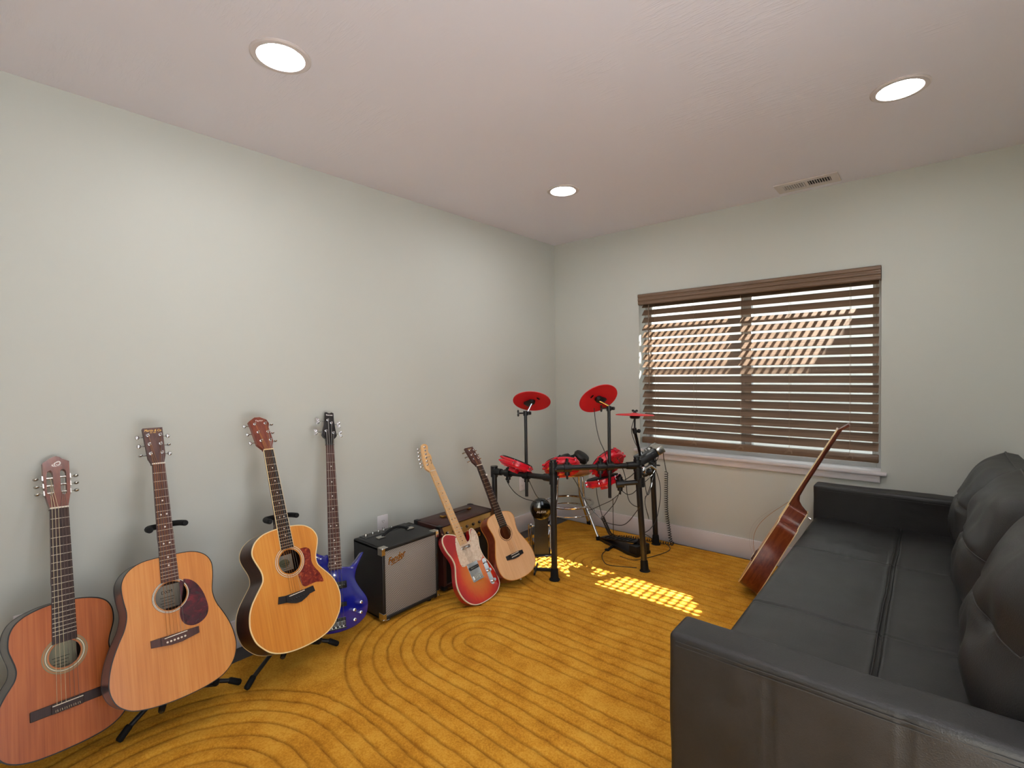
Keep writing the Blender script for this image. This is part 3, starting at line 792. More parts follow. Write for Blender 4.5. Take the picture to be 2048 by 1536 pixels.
k = MB(); k.prism(mm([(p.x, p.y) for p in cr([Vector((x, y, 0)) for x, y in pgp], 3, False)]+arcp[::-1]), .0001, .0012); k.build('pickguard', 'tort_red', tp)
belly_bridge(g, .072, [(-77, 8), (-48, 3), (-22, 3), (49, 3), (60, 4), (84, 5), (89, -20), (60, -23), (42, -32), (15, -42), (-7, -41), (-28, -34), (-47, -26), (-84, -20)], [(-48, 3), (50, 3), (58, -23), (42, -32), (15, -42), (-7, -41), (-28, -34), (-50, -25)], 'ebony', 'black_plastic', -.020, (-.004, -.001))
po = flat_tuners(g, R, t, s, .24, [(-42, 776), (9, 778), (-32, 736), (14, 736), (-25, 694), (19, 695)], hd, hm, (-1, 1, -1, 1, -1, 1), 'chrome', None, tilt=(0, 1, 0, 1, 0, 1))
xs, xn = lin6(.056), lin6(.036); od = [po[4], po[2], po[0], po[1], po[3], po[5]]
strings(g, xs, -.001, .0135, xn, s, .0095, od, hm, ['string_bronze']*4+['string_steel']*2, [.0009, .0008, .0007, .0006, .0005, .0005])
c, = untilt([(-19, 793)], R, t, s, .24); text('headstock_lettering', 'Taylor', .0115, hs, 'logo_white', (c[0], c[1], .0003), shear=.4, sx=1.3, fmat=hm)

# 6 small travel guitar -------------------------------------------------------
R, t = PO['little']; s = .584
half = [(0, 265), (34, 262), (60, 257), (82, 250), (98, 238), (108, 222), (110, 203), (105, 180), (99, 155), (97, 130), (100, 108), (110, 86), (124, 56), (140, 20), (149, -15), (151, -45), (148, -75), (137, -100), (115, -121), (85, -136), (45, -145), (0, -147)]
head = [(21, 587), (27, 603), (7, 701), (6, 719), (-61, 719), (-40, 621), (-22, 594), (-22, 587)]
ros = [(.043, .0485, 'spruce_pale'), (.0485, .0515, 'bind_black')]
g, tp, bo, hs, hd, hm, W = acoustic('travel_guitar', R, t, 'small pale spruce guitar leaning on brown amplifier beside the drum rack', half, .088, 'spruce_pale', 'mahogany_red', 'spruce_honey', s, .0429, .053, .265, .170, 20, (0, .134, .043), ros, 'ebony', 'rosewood', 'neck_brown', head, None, .22, bindw=.002)
belly_bridge(g, .062, [(-68, 2), (-38, 3), (38, 3), (71, 0), (71, -23), (40, -25), (20, -30), (-17, -30), (-38, -26), (-68, -22)], [(-38, 3), (38, 3), (40, -25), (20, -30), (-17, -30), (-38, -26)], 'ebony', 'bone', -.016, (-.003, -.001))
po = flat_tuners(g, R, t, s, .22, [(-30, 697), (4, 694), (-28, 665), (4, 664), (-22, 635), (13, 635)], hd, hm, (-1, 1, -1, 1, -1, 1), 'chrome', None, tilt=(1,)*6)
xs, xn = lin6(.052), lin6(.035); od = [po[4], po[2], po[0], po[1], po[3], po[5]]
strings(g, xs, -.001, .0135, xn, s, .0095, od, hm, ['string_bronze']*4+['string_steel']*2, [.0007, .0006, .0005, .0004, .0004, .0004])
k = MB(); k.cyl((.002, -.146, -.03), (.002, -.158, -.03), .004, .006, 12); k.build('strap_button', 'bone', g)
c, = untilt([(-27, 707)], R, t, s, .22); text('headstock_lettering', 'Martin', .011, hs, 'logo_gold', (c[0], c[1], .0003), shear=.35, fmat=hm)
k = MB(); k.lathe([(.0065, 0), (.0065, .004), (0, .0055)], (.021, .512, .007), n=14); k.build('clip_on_dot', 'pearl', g)

# 7 guitar leaning on the sofa ------------------------------------------------
R, t = PO['sofa']
ol = [(0, 0), (24, 0), (29, -30), (36, -66), (52, -86), (76, -88), (98, -76), (114, -72), (127, -82), (134, -105), (133, -135), (128, -165), (129, -200), (142, -245), (168, -300), (190, -355), (199, -405), (190, -455), (160, -500), (110, -530), (50, -543), (0, -546)]
lft = [(0, 0), (60, -5), (98, -22), (124, -52), (135, -95), (132, -135), (128, -165), (129, -200), (142, -245), (168, -300), (190, -355), (199, -405), (190, -455), (160, -500), (110, -530), (50, -543)]
outl = ol+[(-x, y) for x, y in lft[:0:-1]]
fh = [(-.021, 0), (-.027, .02), (-.030, .058), (.030, .058), (.027, .02), (.021, 0)]
g, tp, bo, hs, hd, hm, W = acoustic('cutaway_guitar', R, t, 'reddish brown cutaway guitar seen edge on, leaning against sofa front by the window', None, .112, 'spruce_aged', 'mahogany_red', 'bind_cream', .49, .043, .054, .0, -.095, 22, (0, -.15, .05), [(.051, .06, 'bone')], 'bind_cream', 'mahogany', 'mahogany', None, None, .45, outline=outl, ysad=-.37, heel=.105, fullhead=fh, bindw=.004, headt=.012)
belly_bridge(g, .072, [(-76, -367), (76, -367), (77, -392), (20, -402), (-20, -402), (-77, -392)], [(-44, -367), (44, -367), (46, -395), (20, -402), (-20, -402), (-46, -395)], 'rosewood', 'bone', -.388, (-.370, -.370))
for i, (bz, y0, y1, x) in enumerate(((.060, .01, -.36, .02), (.072, -.0, -.37, .012), (.085, .02, -.375, .03))):
    pts = [(x, y0+(y1-y0)*u, .008+bz*4*u*(1-u)*(.55+.8*u)) for u in np.linspace(0, 1, 20)]
    MB().tube(pts, .0011 if i == 0 else .0006, 5).build('loose_string', 'string_bronze' if i == 0 else 'string_steel', g)
k = MB(); k.cyl((.01, -.012, -.112), (.01, -.012, -.126), .004, .0065, 12); k.build('strap_button', 'chrome', g)

# ---- solid bodies -----------------------------------------------------------
M['blue_gloss'] = simple('deep blue lacquer', '#14187a', .12, 0, .5, coat=.8)
R, t = PO['bass']; s = .8636
ol = [(30, 245), (42, 244), (60, 241), (80, 240), (100, 250), (122, 273), (141, 294), (151, 300), (150, 288), (135, 262), (120, 237), (109, 212), (104, 192), (104, 175), (112, 155), (128, 128), (149, 98), (161, 72), (163, 45), (157, 18), (145, -7), (124, -23), (96, -38), (56, -47), (10, -51), (-40, -48), (-90, -36), (-130, -12), (-152, 25), (-155, 70), (-140, 115), (-122, 150), (-112, 185), (-113, 220), (-122, 260), (-135, 310), (-146, 350), (-148, 362), (-138, 360), (-118, 345), (-95, 331), (-75, 318), (-50, 308), (-31, 309), (-28, 280), (-28, 245)]
ol = [(p.x, p.y) for p in cr([Vector((x/1000, y/1000, 0)) for x, y in ol], 3)]
g = tag(empty('bass_guitar', pose(R, t)), 'glossy blue bass guitar leaning on wall beside the black amplifier', 'guitar', 'guitars')
b = MB(); loft_solid(b, ol, [(-.040, .006), (-.036, .0015), (-.032, 0), (-.008, 0), (-.004, .0015), (0, .006)]); bd = b.build('body', 'blue_gloss', g, ang=50)
nk = MB(); neck_mesh(nk, .245, s+.004, .058, .040, 0., .020); nk.build('neck', 'neck_brown', g)
fb, W = fingerboard(g, 'rosewood', s, 0, .233, .041, .057, 22, [(3, (0,)), (5, (0,)), (7, (0,)), (9, (0,)), (12, (-.015, .015)), (15, (0,)), (17, (0,)), (19, (0,)), (21, (0,))])
head = [(22, 866), (23, 876), (25, 897), (35, 905), (41, 916), (35, 948), (29, 1000), (28, 1043), (16, 1047), (8, 1042), (0, 1042), (-10, 1047), (-20, 1046), (-24, 1005), (-26, 980), (-35, 945), (-39, 922), (-32, 910), (-21, 901), (-19, 876), (-20, 866)]
hd = untilt(head, R, t, s, .17); hm = hmat(s, .17)
hb = MB(); hb.prism(hd, -.014, 0, fn=headfn(s, .17)); hs = hb.build('headstock', 'black_gloss', g, ang=30)
MB().b2((-.0205, s-.001, 0), (.0205, s+.004, .0085)).build('nut', 'black_plastic', g)
po = flat_tuners(g, R, t, s, .17, [(-6, 1002), (13, 986), (-17, 941), (22, 932)], hd, hm, (-1, 1, -1, 1), 'chrome', None, 'bass')
c, = untilt([(4, 1031)], R, t, s, .17); text('headstock_lettering', 'Ibanez', .014, hs, 'logo_white', (c[0], c[1], .0003), fmat=hm)
xs, xn = lin6(.056, 4), lin6(.031, 4)
strings(g, xs, -.012, .013, xn, s, .0095, [po[2], po[0], po[1], po[3]], hm, ['string_steel']*4, [.0013, .0011, .0009, .0007])
for nm, lo, hi in (('pickup', (-.008, .143, 0), (.054, .176, .006)), ('pickup', (-.054, .112, 0), (.008, .145, .006)), ('pickup', (-.047, .060, 0), (.050, .080, .006))):
    pk = MB(); pk.b2(lo, hi, .003, 2); o = pk.build(nm, 'black_plastic', g)
    pp = MB()
    for x in (.25, .42, .58, .75): pp.cyl((lo[0]+(hi[0]-lo[0])*x, (lo[1]+hi[1])/2, .006), (lo[0]+(hi[0]-lo[0])*x, (lo[1]+hi[1])/2, .0068), .0028, n=10)
    pp.build('pole_piece', 'chrome', o)
for x, y in ((119, 64), (83, 35), (115, 18), (82, -9)):
    k = MB(); k.lathe([(.0085, 0), (.0085, .012), (.0075, .0155), (.004, .017), (0, .0172)], (x/1000, y/1000, 0), n=18); k.build('control_knob', 'chrome', g)
k = MB(); k.b2((-.041, -.036, 0), (.042, .013, .003), .0008, 1); k.b2((-.041, -.036, .003), (.042, -.031, .014))
bg = k.build('bridge', 'chrome', g)
for x in xs:
    k = MB(); k.b2((x-.0075, -.022, .003), (x+.0075, -.004, .0125), .001, 1); k.cyl((x, -.031, .008), (x, -.022, .008), .0018, n=8); k.build('bridge_saddle', 'nickel', bg)

# sunburst electric
def sunburst():
    k = NT('cherry sunburst'); tc = k.n('ShaderNodeTexCoord'); mp = k.n('ShaderNodeMapping')
    mp.inputs['Location'].default_value = (-.02, -.01, 0); mp.inputs['Scale'].default_value = (1/.17, 1/.21, 0)
    k.link(tc.outputs['Object'], mp.inputs['Vector']); ln = k.n('ShaderNodeVectorMath', operation='LENGTH'); k.link(mp.outputs['Vector'], ln.inputs[0])
    nz = k.noise(k.coords((1, .4, 1)), 40, 4, .6, 1.2)
    f = k.math('ADD', ln.outputs['Value'], k.math('MULTIPLY', k.math('SUBTRACT', nz, .5), .22))
    k.link(k.ramp(f, [(.25, '#cc7424'), (.5, '#c85a1e'), (.72, '#bf2c18'), (.95, '#9c0f18')]), k.b.inputs['Base Color'])
    k.b.inputs['Roughness'].default_value = .1; k.b.inputs['Coat Weight'].default_value = .8; k.b.inputs['Coat Roughness'].default_value = .05; return k.m
M['burst'] = sunburst(); M['cherry'] = simple('cherry lacquer', '#a0101a', .12, 0, .5, coat=.8)
R, t = PO['tele']; s = .6477
ol = [(-26, 236), (-37, 246), (-62, 258), (-90, 267), (-110, 264), (-126, 254), (-136, 232), (-137, 205), (-131, 172), (-119, 139), (-114, 110), (-118, 84), (-131, 55), (-144, 26), (-154, -3), (-158, -35), (-154, -69), (-141, -101), (-119, -127), (-88, -147), (-51, -157), (-3, -160), (48, -158), (95, -148), (128, -129), (146, -103), (149, -64), (141, -18), (127, 27), (113, 55), (107, 87), (108, 119), (117, 149), (127, 179), (127, 209), (119, 231), (106, 243), (89, 239), (79, 222), (72, 199), (56, 182), (34, 180), (26, 200)]
ol = [(p.x, p.y) for p in cr([Vector((x/1000, y/1000, 0)) for x, y in ol], 3)]
g = tag(empty('electric_guitar', pose(R, t)), 'cherry sunburst electric guitar with cream pickguard leaning on the brown amplifier', 'guitar', 'guitars')
b = MB(); loft_solid(b, ol, [(-.044, .004), (-.041, .001), (-.038, 0), (-.003, 0)]); b.build('body', 'cherry', g, ang=50)
b = MB(); b.prism(inset(ol, .001), -.004, 0); tp = b.build('top', 'burst', g)
MB().ring(inset(ol, -.0006), inset(ol, .0038), -.007, .0006).build('binding', 'bind_white', tp)
nk = MB(); neck_mesh(nk, .185, s+.004, .0545, .042, 0., .021); nk.build('neck', 'maple', g)
fb, W = fingerboard(g, 'maple', s, 0, .176, .0425, .052, 22, [(3, (0,)), (5, (0,)), (7, (0,)), (9, (0,)), (12, (-.012, .012)), (15, (0,)), (17, (0,)), (19, (0,)), (21, (0,))], dotm='black_plastic')
head = [(22, 648), (28, 660), (23, 687), (25, 708), (33, 730), (35, 742), (31, 757), (26, 772), (31, 786), (40, 804), (39, 816), (31, 825), (14, 829), (0, 824), (-12, 800), (-28, 751), (-41, 682), (-33, 664), (-22, 652), (-22, 648)]
hd = [(x/1000, y/1000-s) for x, y in head]; hm = Matrix.Translation((0, s, 0))
hb = MB(); hb.prism([(p.x, p.y) for p in cr([Vector((x, y, 0)) for x, y in hd], 3)], -.014, 0, fn=headfn(s, 0)); hs = hb.build('headstock', 'maple', g, ang=30)
MB().b2((-.021, s-.001, 0), (.021, s+.003, .0082)).build('nut', 'bone', g)
po = []
for x, y in ((13, 807), (7, 785), (0, 762), (-7, 739), (-14, 716), (-20, 694)):
    px, pd = x/1000, y/1000-s; po.append((px, pd)); tuner(g, hm, px, pd, -1, edge_at(hd, pd, -1), 'std', 'chrome')
k = MB(); k.cyl((.014, s+.092, 0), (.014, s+.092, .006), .003, n=10); k.build('string_tree', 'chrome', hs)
text('headstock_lettering', 'Fender', .012, hs, 'ink', (.017, s+.06, .0003), rot=(0, 0, 1.45), shear=.3)
xs, xn = [x+.003 for x in lin6(.053)], lin6(.035)
strings(g, xs, -.008, .0115, xn, s, .009, po[::-1], hm, ['string_steel']*6, [.0005, .0005, .0004, .0004, .0003, .0003])
pgl = [(-30, 230), (-40, 226), (-53, 201), (-66, 163), (-74, 123), (-78, 86), (-72, 66), (-58, 60), (-38, 62), (-38, 65), (44, 60), (70, 52), (82, 58), (98, 64), (101, 88), (101, 119), (111, 150), (121, 180), (121, 207), (114, 226), (105, 236), (94, 232), (85, 217), (77, 195), (60, 176), (34, 174), (-28, 182)]
b = MB(); b.prism(mm(pgl), .0006, .0024); pgo = b.build('pickguard', 'pearloid', g)
sc = MB()
for x, y in ((-48, 205), (-70, 130), (-66, 72), (10, 68), (80, 62), (96, 120), (112, 200), (100, 228)): sc.cyl((x/1000, y/1000, .002), (x/1000, y/1000, .003), .0025, n=10)
sc.build('screw', 'nickel', pgo)
k = MB(); k.b2((-.040, -.040, .0006), (.045, .064, .0028), .0012, 1); k.b2((-.040, -.040, .0028), (.045, -.036, .008)); bg = k.build('bridge', 'chrome', g)
k = MB(); k.b2((-.034, .024, .0028), (.039, .043, .006), .005, 3); o = k.build('pickup', 'black_plastic', bg)
pp = MB()
for x in xs: pp.cyl((x, .0335, .006), (x, .0335, .0068), .0025, n=10)
pp.build('pole_piece', 'nickel', o)
for x in xs:
    k = MB(); k.b2((x-.0042, -.030, .0028), (x+.0042, -.008, .0095), .001, 1); k.build('bridge_saddle', 'nickel', bg)
k = MB(); k.b2((-.032, .148, .002), (.038, .165, .0085), .006, 3); k.build('pickup', 'chrome', g)
cp = MB(); a_ = -.02; cx, cy, hw, hl = .0945, -.022, .0155, .078
rr = [(hw*math.cos(a)+0, hl-hw+hw*math.sin(a)) for a in np.linspace(0, PI, 14)]+[(hw*math.cos(a), -(hl-hw)+hw*math.sin(a)) for a in np.linspace(PI, 2*PI, 14)]
cp.prism([(cx+x+y*.02, cy+y) for x, y in rr], .0005, .0026); cpo = cp.build('control_plate', 'chrome', g)
for x, y in ((104, -18), (107, -80)):
    k = MB(); k.lathe([(.0095, 0), (.0095, .015), (.0088, .0168), (0, .017)], (x/1000-.005, y/1000, .0026), n=20); k.build('control_knob', 'chrome', cpo)
k = MB(); k.cyl((.096, .032, .0026), (.098, .028, .014), .0022, n=8); k.lathe([(.003, 0), (.0045, .004), (.003, .008), (0, .009)], (.098, .028, .013), n=12); k.build('switch', 'black_plastic', cpo)
k = MB(); k.cyl((.0, -.160, -.02), (0, -.173, -.02), .004, .007, 12); k.cyl((-.098, .268, -.02), (-.1, .280, -.02), .004, .007, 12); k.build('strap_button', 'nickel', g)
# ------------------------------------------------------------------ guitar stands
def guitar_stand(label, base, tips, yoke, arms, yw, yd):
    g = tag(empty('guitar_stand', loc=(base[0], base[1], .012)), label, 'guitar stand', 'guitar stands')
    inv = Matrix.Translation((base[0], base[1], .012)).inverted()
    def P_(name, mb, m='black_metal', par=None):
        o = mb.build(name, m, par or g)
        if par is None: o.matrix_parent_inverse = inv
        return o
    bx, by, bz = base; hub = Vector(base); yk = Vector(yoke)
    up = (yk-hub).normalized()
    P_('upright', MB().cyl(hub-up*.03, hub.lerp(yk, .55), .0125, n=16).cyl(hub.lerp(yk, .5), yk, .0095, n=16))
    h = MB(); h.cyl(hub-up*.05, hub+up*.035, .019, n=18); h.cyl(hub+up*.1, hub+up*.125, .0165, n=16); P_('hub', h, 'black_plastic')
    for tp in tips:
        tp = Vector(tp); d = (tp-hub).normalized()
        l = P_('leg', MB().cyl(hub-up*.03, tp-d*.03+Vector((0, 0, .004)), .0088, n=14))
        P_('rubber_foot', MB().tube([tp-d*.05+Vector((0, 0, .004)), tp-d*.045+Vector((0, 0, .003)), tp-d*.005, tp], [.010, .0125, .0125, .009], 14), 'black_rubber', l)
    for ar in arms:
        ar = Vector(ar); mid = hub.lerp(ar, .55)+Vector((0, 0, -.03))
        a = P_('support_arm', MB().tube([p for p in cr([hub-up*.02, mid, ar-Vector((.01, 0, .02)), ar], 5, False)], .0075, 10))
        P_('rubber_tip', MB().tube([ar-Vector((.012, 0, .02)), ar, ar+Vector((.004, 0, .006))], [.0105, .0115, .007], 12), 'black_rubber', a)
    y = MB(); dv = Vector((up.z, 0, -up.x))
    pts = [yk+Vector((0, sg*a, 0))+dv*b for sg, a, b in ((-1, yw, yd), (-1, yw, yd*.75), (-1, yw*.93, yd*.35), (-1, yw*.7, .004), (-1, yw*.3, 0), (1, yw*.3, 0), (1, yw*.7, .004), (1, yw*.93, yd*.35), (1, yw, yd*.75), (1, yw, yd))]
    pts = cr(pts, 3, False)
    y.tube(pts, [.0085]+[.0115]*(len(pts)-2)+[.0085], 12); P_('neck_yoke', y, 'black_rubber')
guitar_stand('black tripod stand holding the dreadnought guitar with dark pickguard', (.30, .56, .155), [(.364, .383, .024), (.345, .80, .024), (.06, .59, .024)], (.215, .572, .725), [(.452, .497, .128), (.435, .68, .128)], .058, .085)
guitar_stand('black tripod stand holding the honey coloured guitar with red pickguard', (.315, 1.0, .155), [(.412, .795, .024), (.40, 1.219, .024), (.08, 1.0, .024)], (.255, 1.0, .665), [(.50, .915, .152), (.512, 1.068, .152)], .060, .095)

# ------------------------------------------------------------------ amplifiers
def weave():
    k = NT('silver grille cloth'); v = k.coords()
    w1 = k.n('ShaderNodeTexWave', wave_type='BANDS', bands_direction='DIAGONAL'); w1.inputs['Scale'].default_value = 68; w1.inputs['Distortion'].default_value = .4; k.link(v, w1.inputs['Vector'])
    w2 = k.n('ShaderNodeTexWave', wave_type='BANDS', bands_direction='Z'); w2.inputs['Scale'].default_value = 55; w2.inputs['Distortion'].default_value = .3; k.link(v, w2.inputs['Vector'])
    f = k.math('MULTIPLY', k.math('ADD', w1.outputs['Fac'], w2.outputs['Fac']), .5)
    k.link(k.ramp(f, [(.25, '#2c2a28'), (.5, '#7d7872'), (.78, '#b8b2aa')]), k.b.inputs['Base Color']); k.b.inputs['Roughness'].default_value = .6
    k.bump(f, .3, .001); return k.m
M['grille'] = weave()
M['tolex_black'] = simple('black tolex', '#161617', .5, 0, .45, nscale=900, nstr=.25)
M['tolex_brown'] = simple('oxblood brown tolex', '#3e1d18', .4, 0, .5, nscale=700, nstr=.25, var=.1)
M['brass_panel'] = simple('brushed gold panel', '#a57d3e', .35, .6)
M['grille_dark'] = simple('dark grille cloth', '#191513', .8, nscale=600, nstr=.3)

x0, x1, y0, y1, z0, z1 = .140, .410, 1.470, 1.852, .034, .413
amp = tag(empty('guitar_amplifier', loc=(.275, 1.66, .0)), 'black amplifier with silver grille cloth and gold script badge by the outlet', 'amplifier', 'amplifiers')
def child(parent, name, mb, m, par=None, **kw):
    o = mb.build(name, m, par or parent, **kw)
    if par is None: o.matrix_parent_inverse = Matrix.Translation(parent.location).inverted()
    return o
b = MB(); fw = .020
for lo, hi in (((x0, y0, z0), (x1, y0+fw, z1)), ((x0, y1-fw, z0), (x1, y1, z1)), ((x0, y0, z1-fw), (x1, y1, z1)), ((x0, y0, z0), (x1, y1, z0+fw))): b.b2(lo, hi, .007, 3)
b.b2((x0+.01, y0+.01, z0+.01), (x1-.03, y1-.01, z1-.012)); cab = child(amp, 'cabinet', b, 'tolex_black')
child(amp, 'grille', MB().b2((x1-.022, y0+fw-.002, z0+fw-.002), (x1-.006, y1-fw+.002, z1-fw+.002), .002), 'grille')
pan = MB(); pan.b2((x0+.004, y0+.035, z1-.002), (x0+.062, y1-.035, z1+.003), .001, 1); pn = child(amp, 'control_panel', pan, 'black_metal')
for yy in (1.527, 1.572, 1.610, 1.645, 1.70):
    k = MB(); k.lathe([(.0085, 0), (.0085, .012), (.007, .0155), (0, .016)], (x0+.035, yy, z1+.003), n=18); k.build('control_knob', 'nickel', pn)
hd_ = MB(); hd_.tube(cr([(.262, 1.575, z1+.008), (.262, 1.60, z1+.022), (.262, 1.64, z1+.036), (.262, 1.68, z1+.036), (.262, 1.72, z1+.024), (.262, 1.752, z1+.008)], 5, False), .0075, 10); ho = child(amp, 'handle', hd_, 'black_rubber')
for yy in (1.565, 1.762):
    k = MB(); k.box((.262, yy, z1+.006), (.032, .046, .012), None, .004, 2); k.build('handle_clamp', 'nickel', ho)
for yc, s1 in ((y0, 1), (y1, -1)):
    for zc, s2 in ((z1, -1), (z0, 1)):
        k = MB(); c = Vector((x1, yc, zc)); e = .0016
        k.box(c+Vector((-.018, s1*.018, -s2*e*.3)), (.036+2*e, .036+2*e, .003), None, .0012, 1); k.box(c+Vector((-.018, -s1*e*.3, s2*.018)), (.036+2*e, .003, .036+2*e), None, .0012, 1); k.box(c+Vector((e*.3, s1*.009, s2*.018)), (.003, .020, .036), None, .0012, 1)
        k.ell(c+Vector((-.004, s1*.004, s2*.004)), (.0085, .0085, .0085), 12, 8); child(amp, 'corner_guard', k, 'nickel')
for xx in (x0+.04, x1-.04):
    for yy in (y0+.05, y1-.05):
        k = MB(); k.lathe([(.016, 0), (.019, .024)], (xx, yy, .0125), n=16); child(amp, 'rubber_foot', k, 'black_rubber')
rotf = Matrix(((0, 0, 1), (1, 0, 0), (0, 1, 0))).to_4x4()
fm = Matrix.Translation(Vector((x1-.0045, 1.560, .342))) @ rotf @ Matrix.Rotation(.16, 4, 'Z')
bd = text('brand_badge', 'Fender', .050, amp, 'gold_metal', (0, 0, 0), shear=.42, ext=.0022, sx=.78, fmat=fm); bd.matrix_parent_inverse = Matrix.Translation(amp.location).inverted()
k = MB(); k.T = fm; k.box((.0, -.0215, 0), (.075, .003, .0035), Matrix.Rotation(.05, 3, 'Z')); k.build('badge_underline', 'gold_metal', bd)

x0, x1, y0, y1, z0, z1 = .120, .378, 1.912, 2.400, .034, .400
am2 = tag(empty('guitar_amplifier', loc=(.25, 2.156, 0)), 'brown leathery amplifier with brass panel behind the sunburst guitar', 'amplifier', 'amplifiers')
b = MB(); sec = [(x0, z0), (x1, z0), (x1, z0+.024), (x1-.02, z0+.024), (x1-.02, .318), (x1+.004, .318), (x1+.004, .332), (x1-.045, z1), (x0, z1)]
def extr(mb, sec, ya, yb):
    A = [mb._v((p[0], ya, p[1])) for p in sec]; B = [mb._v((p[0], yb, p[1])) for p in sec]; n = len(sec)
    for i in range(n): mb._f([A[i], A[(i+1) % n], B[(i+1) % n], B[i]])
    mb._f(A[::-1]); mb._f(B)
extr(b, sec, y0+.02, y1-.02)
sec2 = [(x0-.002, z0-.002), (x1+.004, z0-.002), (x1+.006, .335), (x1-.03, z1+.003), (x0-.002, z1+.003)]
extr(b, sec2, y0, y0+.022); extr(b, sec2, y1-.022, y1)
b.b2((x0, y0+.01, z1-.006), (x1-.03, y1-.01, z1+.003), .003, 2)
cab = child(am2, 'cabinet', b, 'tolex_brown')
bv = cab.modifiers.new('b', 'BEVEL'); bv.width = .004; bv.segments = 2
child(am2, 'grille', MB().b2((x1-.021, y0+.022, z0+.024), (x1-.012, y1-.022, .318)), 'grille_dark')
pm = MB(); cpt = Vector(((x1-.045+x1+.004)/2, 2.156, (z1+.332)/2)); ang = math.atan2(z1-.332, .049)
pm.box(cpt+Vector((.0012, 0, .0012)), (.080, y1-y0-.05, .003), Matrix.Rotation(ang, 3, 'Y')); pn = child(am2, 'control_panel', pm, 'brass_panel')
nrm = Vector((math.sin(ang), 0, math.cos(ang)))
for i in range(8):
    k = MB(); k.lathe([(.0085, 0), (.0085, .010), (.006, .014), (0, .0145)], cpt+Vector((.006, -.20+.055*i, -.008))+nrm*.002, nrm, 14); k.build('control_knob', 'black_plastic', pn)
    k = MB(); k.lathe([(.0055, 0), (.0055, .002), (0, .002)], cpt+Vector((.006, -.20+.055*i, -.008))+nrm*.0162, nrm, 14); k.build('knob_cap', 'nickel', pn)
hd_ = MB(); hd_.box((.215, 2.17, z1+.016), (.026, .235, .008), None, .003, 2); ho = child(am2, 'handle', hd_, 'tolex_brown')
for yy in (2.06, 2.285):
    k = MB(); k.box((.215, yy, z1+.011), (.032, .03, .014), None, .004, 2); k.build('handle_clamp', 'gold_metal', ho)
for yc, s1 in ((y0, 1), (y1, -1)):
    for xx, s3 in ((x0, 1), (x1-.03, -1)):
        k = MB(); k.box((xx+s3*.010, yc+s1*.012, z1+.001), (.036, .030, .010), None, .004, 2); k.box((xx+s3*.010, yc+s1*.003, z1-.012), (.036, .012, .03), None, .004, 2); child(am2, 'corner_guard', k, 'black_plastic')
    k = MB(); k.box((x1-.010, yc+s1*.012, z0+.008), (.036, .030, .026), None, .005, 2); child(am2, 'corner_guard', k, 'black_plastic')
    for xx in (x0+.04, x1-.04):
        k = MB(); k.lathe([(.015, 0), (.018, .022)], (xx, yc+s1*.05, .0125), n=16); child(am2, 'rubber_foot', k, 'black_rubber')
lf = MB(); fm = Matrix.Translation(Vector((x1-.0115, 2.225, .275))) @ rotf; lf.T = fm
for a, l in ((0, .030), (.55, .024), (-.55, .024), (1.05, .016), (-1.05, .016)):
    pts = [(l*u*math.sin(a+.35*math.sin(PI*u)*0)+.0055*math.sin(PI*u)*sg*math.cos(a), l*u*math.cos(a)-.0055*math.sin(PI*u)*sg*math.sin(a)) for sg, us in ((1, np.linspace(0, 1, 8)), (-1, np.linspace(1, 0, 8))) for u in us]
    lf.prism(pts[:8]+pts[9:15], 0, .0025)
lo_ = child(am2, 'leaf_emblem', lf, 'gold_metal')

# ------------------------------------------------------------------ electronic drum kit
CR, CU = Vector((.7611, .6484, -.0153)), Vector((-.0051, .0295, .9996))
A, B, Cc, D = Vector((.778, 2.478, 0)), Vector((1.161, 2.947, 0)), Vector((1.009, 3.458, 0)), Vector((.23, 2.53, 0))
kit = tag(empty('electronic_drum_kit', loc=(.8, 2.8, 0)), 'red and black electronic drum kit on a black tube rack in the corner', 'drum kit')
def kp(name, mb, m, par=None, **kw): return child(kit, name, mb, m, par, **kw)
TB = .019
legs = ((A, Vector((.779, 2.478, .765))), (B, Vector((1.12, 2.93, .755))), (Cc, Vector((1.0, 3.42, .665))), (D, Vector((.232, 2.53, .652))))
for f, tpt in legs:
    f = f+Vector((0, 0, .0145)); d = (tpt-f).normalized()
    lg = kp('rack_leg', MB().cyl(f+d*.02, tpt, TB, n=20), 'black_metal')
    MB().tube([f, f+d*.004, f+d*.012, f+d*.065, f+d*.075], [.034, .034, .026, .0235, .020], 20).build('rubber_foot', 'black_rubber', lg)
    MB().cyl(tpt-d*.003, tpt+d*.004, TB+.0012, n=20).build('end_cap', 'black_plastic', lg)
bars = ((Vector((.779, 2.478, .715)), Vector((1.1225, 2.932, .703))), (Vector((.779, 2.478, .655)), Vector((.231, 2.53, .622))), (Vector((1.126, 2.933, .650)), Vector((1.002, 3.425, .615))))
for a, b in bars:
    d = (b-a).normalized()
    br = kp('rack_bar', MB().cyl(a, b, TB*.92, n=20), 'black_metal')
    for e, sg in ((a, 1), (b, -1)):
        j = MB(); j.cyl(e+d*sg*.0, e+d*sg*.075, TB+.007, TB+.004, n=18); j.cyl(e-Vector((0, 0, .038)), e+Vector((0, 0, .038)), TB+.0065, n=20)
        sd = d.cross(Vector((0, 0, 1))).normalized(); j.cyl(e+sd*.018, e+sd*.042, .006, n=10); j.ell(e+sd*.045, (.011, .011, .006), 10, 6)
        j.build('bar_joint', 'black_plastic', br)
